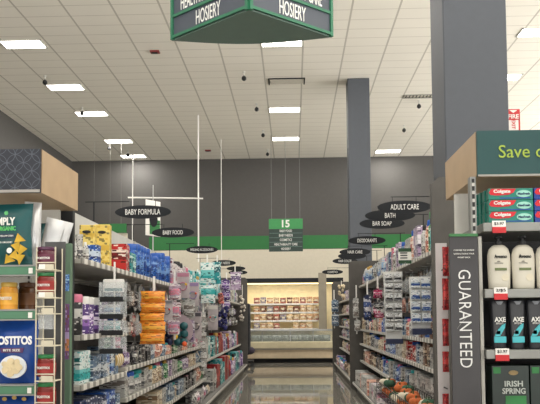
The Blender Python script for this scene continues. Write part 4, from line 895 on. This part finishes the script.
for i, z in enumerate(ZR):
    sh = MB().span(.016, 1.2, .0, .42, z-.035, z, .002).build('shelf', M_alu, t)
    MB().span(.014, 1.2, -.012, .0, z-.038, z-.001, .003).build('price_rail', M_alu, sh)
    if i < 3:
        MB().span(.05, .105, -.018, -.013, z-.02, z+.006).build('price_ticket', M_tag, sh); MB().span(.05, .105, -.02, -.013, z-.045, z-.02).build('red_ticket', M_red, sh)
        text('2/$5' if i == 1 else '$3.97', .014, .04, M_dark, sh, (.077, -.0195, z-.007))
MB().span(.02, 1.2, .0, .42, 0, .1).build('base_deck', M_black, t)
# toothpaste
mw = mat('box_green', (28, 120, 104), .3, noise=.15); mr = mat('box_red', (196, 26, 40), .3, noise=0); mb2 = mat('box_blue', (30, 60, 140), .3, noise=.1)
def tooth(x, z, y, body, label, txt=True):
    t = thing('toothpaste_box', label, 'toothpaste box', (x, y, z), 0, 'toothpaste boxes on the top shelf')
    W, h = .185, .0475
    MB().box((0, 0, h/2), (W, .04, h), 0, .0015).build('carton', body, t)
    if txt:
        MB().slab([(-W/2+.001, h*.62), (-W/2+.012, h*.96), (W*.12, h*.96), (W*.06, h*.6), (-W*.05, h*.42), (-W*.3, h*.36), (-W*.45, h*.42)], -.0215, -.02).build('red_swoosh', mr, t)
        text('Colgate', .019, .07, M_txt, t, (-W*.2, -.023, h*.69), bold=.03)
        MB().lathe([(.5, 0), (.5, .002)], 20, .062, .03).build('oval_panel', mat('mint_panel', (150, 206, 190), .35), t, (W*.29, -.0205, h*.5)).rotation_euler = (math.pi/2, 0, 0)
        text('MaxFresh', .010, .05, mat('print_navy', (26, 52, 90), noise=0), t, (W*.29, -.0235, h*.5), bold=.03)
        MB().box((W*.1, -.0205, h*.13), (W*.7, .001, h*.1)).build('print_band', mb2, t)
    return t
for tier in range(3):
    for c in range(3):
        tooth(ox+.137+c*.19, ZR[0]+.001+tier*.049, D2+.03, mw if c == 0 else mb2, '%s toothpaste box, %s tier up, %s column from the shelf end' % (('green', 'blue', 'blue')[c], nth(tier), nth(c)))
        for k in range(1, 4): tooth(ox+.137+c*.19-.004*k, ZR[0]+.001+tier*.049, D2+.03+.048*k, mw if c == 0 else mb2, '%s toothpaste box in %s row back, %s tier up, %s column' % (('green', 'blue', 'blue')[c], nth(k), nth(tier), nth(c)), False) if c == 0 else None
# lotion
M_lot = mat('lotion_bottle_ivory', (202, 197, 182), .35, noise=.02)
for i in range(5):
    x = ox+.092+i*.1015; t = thing('lotion_bottle', 'ivory pump lotion bottle with a green label, %s from the shelf end' % nth(i), 'bottle', (x, D2+.05, ZR[1]+.001), 0, 'lotion bottles on the second shelf')
    MB().lathe([(.40, 0), (.46, .004), (.47, .03), (.5, .11), (.49, .145), (.42, .17), (.28, .183), (.2, .187)], 24, .098, .055).build('bottle', M_lot, t, smooth=True)
    pm = MB().lathe([(.014, .187), (.015, .19), (.015, .203), (.006, .206), (.006, .214), (.016, .216), (.016, .224)], 14); pm.box((0, -.014, .22), (.012, .03, .007), 0, .002); pm.build('pump', M_black, t, smooth=True)
    text('Aveeno', .016, .052, M_dark, t, (0, -.0285, .137), bold=.02)
    text('daily\nmoisturizing', .014, .035, mat('print_grey', (120, 120, 110), noise=0), t, (-.008, -.0285, .112))
    MB().box((0, -.0275, .083), (.05, .004, .011), 0, .001).build('label_band', mat('olive_label', (100, 112, 70)), t)
    MB().lathe([(.5, 0), (.5, .002)], 16, .03, .03).build('oat_seal', mat('seal_ivory', (208, 200, 178)), t, (.018, -.0255, .048)).rotation_euler = (math.pi/2, 0, 0)
# body wash
for i in range(7):
    x = ox+.083+i*.0755; t = thing('body_wash_bottle', 'black AXE body wash bottle with turquoise label, %s from the shelf end' % nth(i), 'bottle', (x, D2+.045, ZR[2]+.001), 0, 'black body wash bottles on the third shelf')
    MB().lathe([(.38, 0), (.4, .004), (.42, .06), (.47, .14), (.5, .185), (.5, .2), (.46, .205)], 20, .074, .042).build('bottle', mat('wash_black', (22, 24, 30), .3), t, smooth=True)
    MB().slab([(-.016, .200), (.016, .200), (.006, .186), (-.006, .186)], -.0235, -.019).build('cap_glint', mat('glint_grey', (120, 124, 130), .3), t)  # glint on the cap, painted as a grey trapezoid
    MB().box((0, -.02, .02+.02), (.05, .003, .026), 0, .001).build('turquoise_band', mat('turquoise', (60, 176, 186), .35), t)
    MB().slab([(-.022, .054), (.0, .056), (.02, .09), (.022, .108), (.008, .1), (-.014, .075)], -.0225, -.019).build('turquoise_flash', mat('turquoise', (60, 176, 186), .35), t)
    text('AXE', .020, .046, M_txt, t, (0, -.0245, .124), bold=.03)
    text('APOLLO', .008, .03, M_txt, t, (-.002, -.0235, .108))
    MB().box((-.008, -.0215, .07), (.018, .002, .016), 0, .0005).build('grey_picture', mat('picture_grey', (120, 130, 140), noise=.3), t)
# soap cartons
for i in range(4):
    x = ox+.118+i*.158; t = thing('soap_carton', 'dark green IRISH SPRING soap carton, %s from the shelf end' % nth(i), 'soap box', (x, D2+.06, ZR[3]+.001), 0, 'soap cartons on the lowest visible shelf'); h = z2(367)-ZR[3]
    MB().box((0, 0, h/2), (.152, .09, h), 0, .002).build('carton', mat('soap_dark_green', (22, 40, 34), .35, noise=.3), t)
    text('IRISH', .024, .075, mat('silver_print', (176, 182, 176), noise=0), t, (.012, -.047, h-.075), bold=.02); text('SPRING', .024, .095, mat('silver_print', (176, 182, 176)), t, (.012, -.047, h-.105), bold=.02)
    MB().box((.02, -.046, h-.16), (.085, .002, .07), 0, .0005).build('green_square', mat('soap_green', (44, 120, 62), noise=.3), t)
    MB().box((-.055, -.046, h-.02), (.03, .002, .026), 0, .0005).build('corner_patch', mat('soap_green', (44, 120, 62)), t)
    MB().lathe([(.5, 0), (.5, .002)], 12, .04, .02).build('emblem', mat('emblem_bronze', (140, 120, 80), noise=.3), t, (.012, -.0455, h-.03)).rotation_euler = (math.pi/2, 0, 0)
# guaranteed banner
b0, b1 = at(448.5, 240, D2-.02), at(477, 240, D2-.02); bw = b1.x-b0.x; bt = z2(238.5)
t = thing('guarantee_banner', 'dark vertical banner reading GUARANTEED downwards, beside the toothpaste display', 'banner', ((b0.x+b1.x)/2+.004, D2-.01, 0))
MB().box((0, 0, (bt+.3)/2), (bw, .012, bt-.3), 0, .002).build('panel', mat('banner_charcoal', (50, 48, 50), .35, noise=.1), t)
MB().box((0, -.004, bt+.004), (bw, .016, .012), 0, .001).build('green_top_strip', mat('strip_green', (52, 110, 62)), t)
for k, q in enumerate(('COMPARE THE SAVINGS', 'SATISFACTION IS YOUR', 'MONEY BACK')): text(q, .006, bw*(.72, .72, .44)[k], M_txt, t, (0, -.009, z2(252.5+3.6*k)))
text('GUARANTEED', .050, (368-272)/s2, mat('banner_white', (222, 222, 220), .5, noise=0), t, (.0, -.009, (z2(272)+z2(368))/2), rot=(math.pi/2, math.pi/2, 0), bold=-.005, space=1.05)
n = 30; mb = MB()
for k in range(n-1):
    f = lambda q: (-.035+.09*math.sin(q*3.1)*(.6), -.008, z2(330)+.1*q+.02*math.sin(q*6))
    mb.tube(f(k/n), f((k+1)/n), .0012, 6)
mb.build('swirl_line', mat('swirl_grey', (130, 130, 128)), t)
# narrow white hook strip with red packets behind the banner
px = at(444, 300, 3.1).x
t = thing('hook_panel', 'narrow white hook panel beside the guarantee banner', 'hook panel', (px, 3.14, 0))
MB().box((0, 0, (EYE+(319-244)/(F/3.1))/2+.15), (.05, .012, EYE+(319-244)/(F/3.1)-.3), 0, .001).build('panel', mat('hook_panel_white', (196, 190, 190), .5), t)
for y in (278, 315, 352, 395): 
    z = EYE+(319-y)/(F/3.1); MB().tube((0, 0, z+.03), (0, -.07, z+.03), .003, 6).build('peg_hook', M_dark, t)
for i, (y0, y1) in enumerate(((246, 276), (279, 310), (320, 346), (352, 372), (393, 412))):
    p = at(446, y1, 3.08); tt = product('pouch', 'flat_red', .03+.004*(i % 2), .02, (y1-y0)/(F/3.08), (p.x, 3.08, p.z), .2, 'slim red packet hanging from the white hook panel, %s from the top' % nth(i), 'red packets on the hook panel')
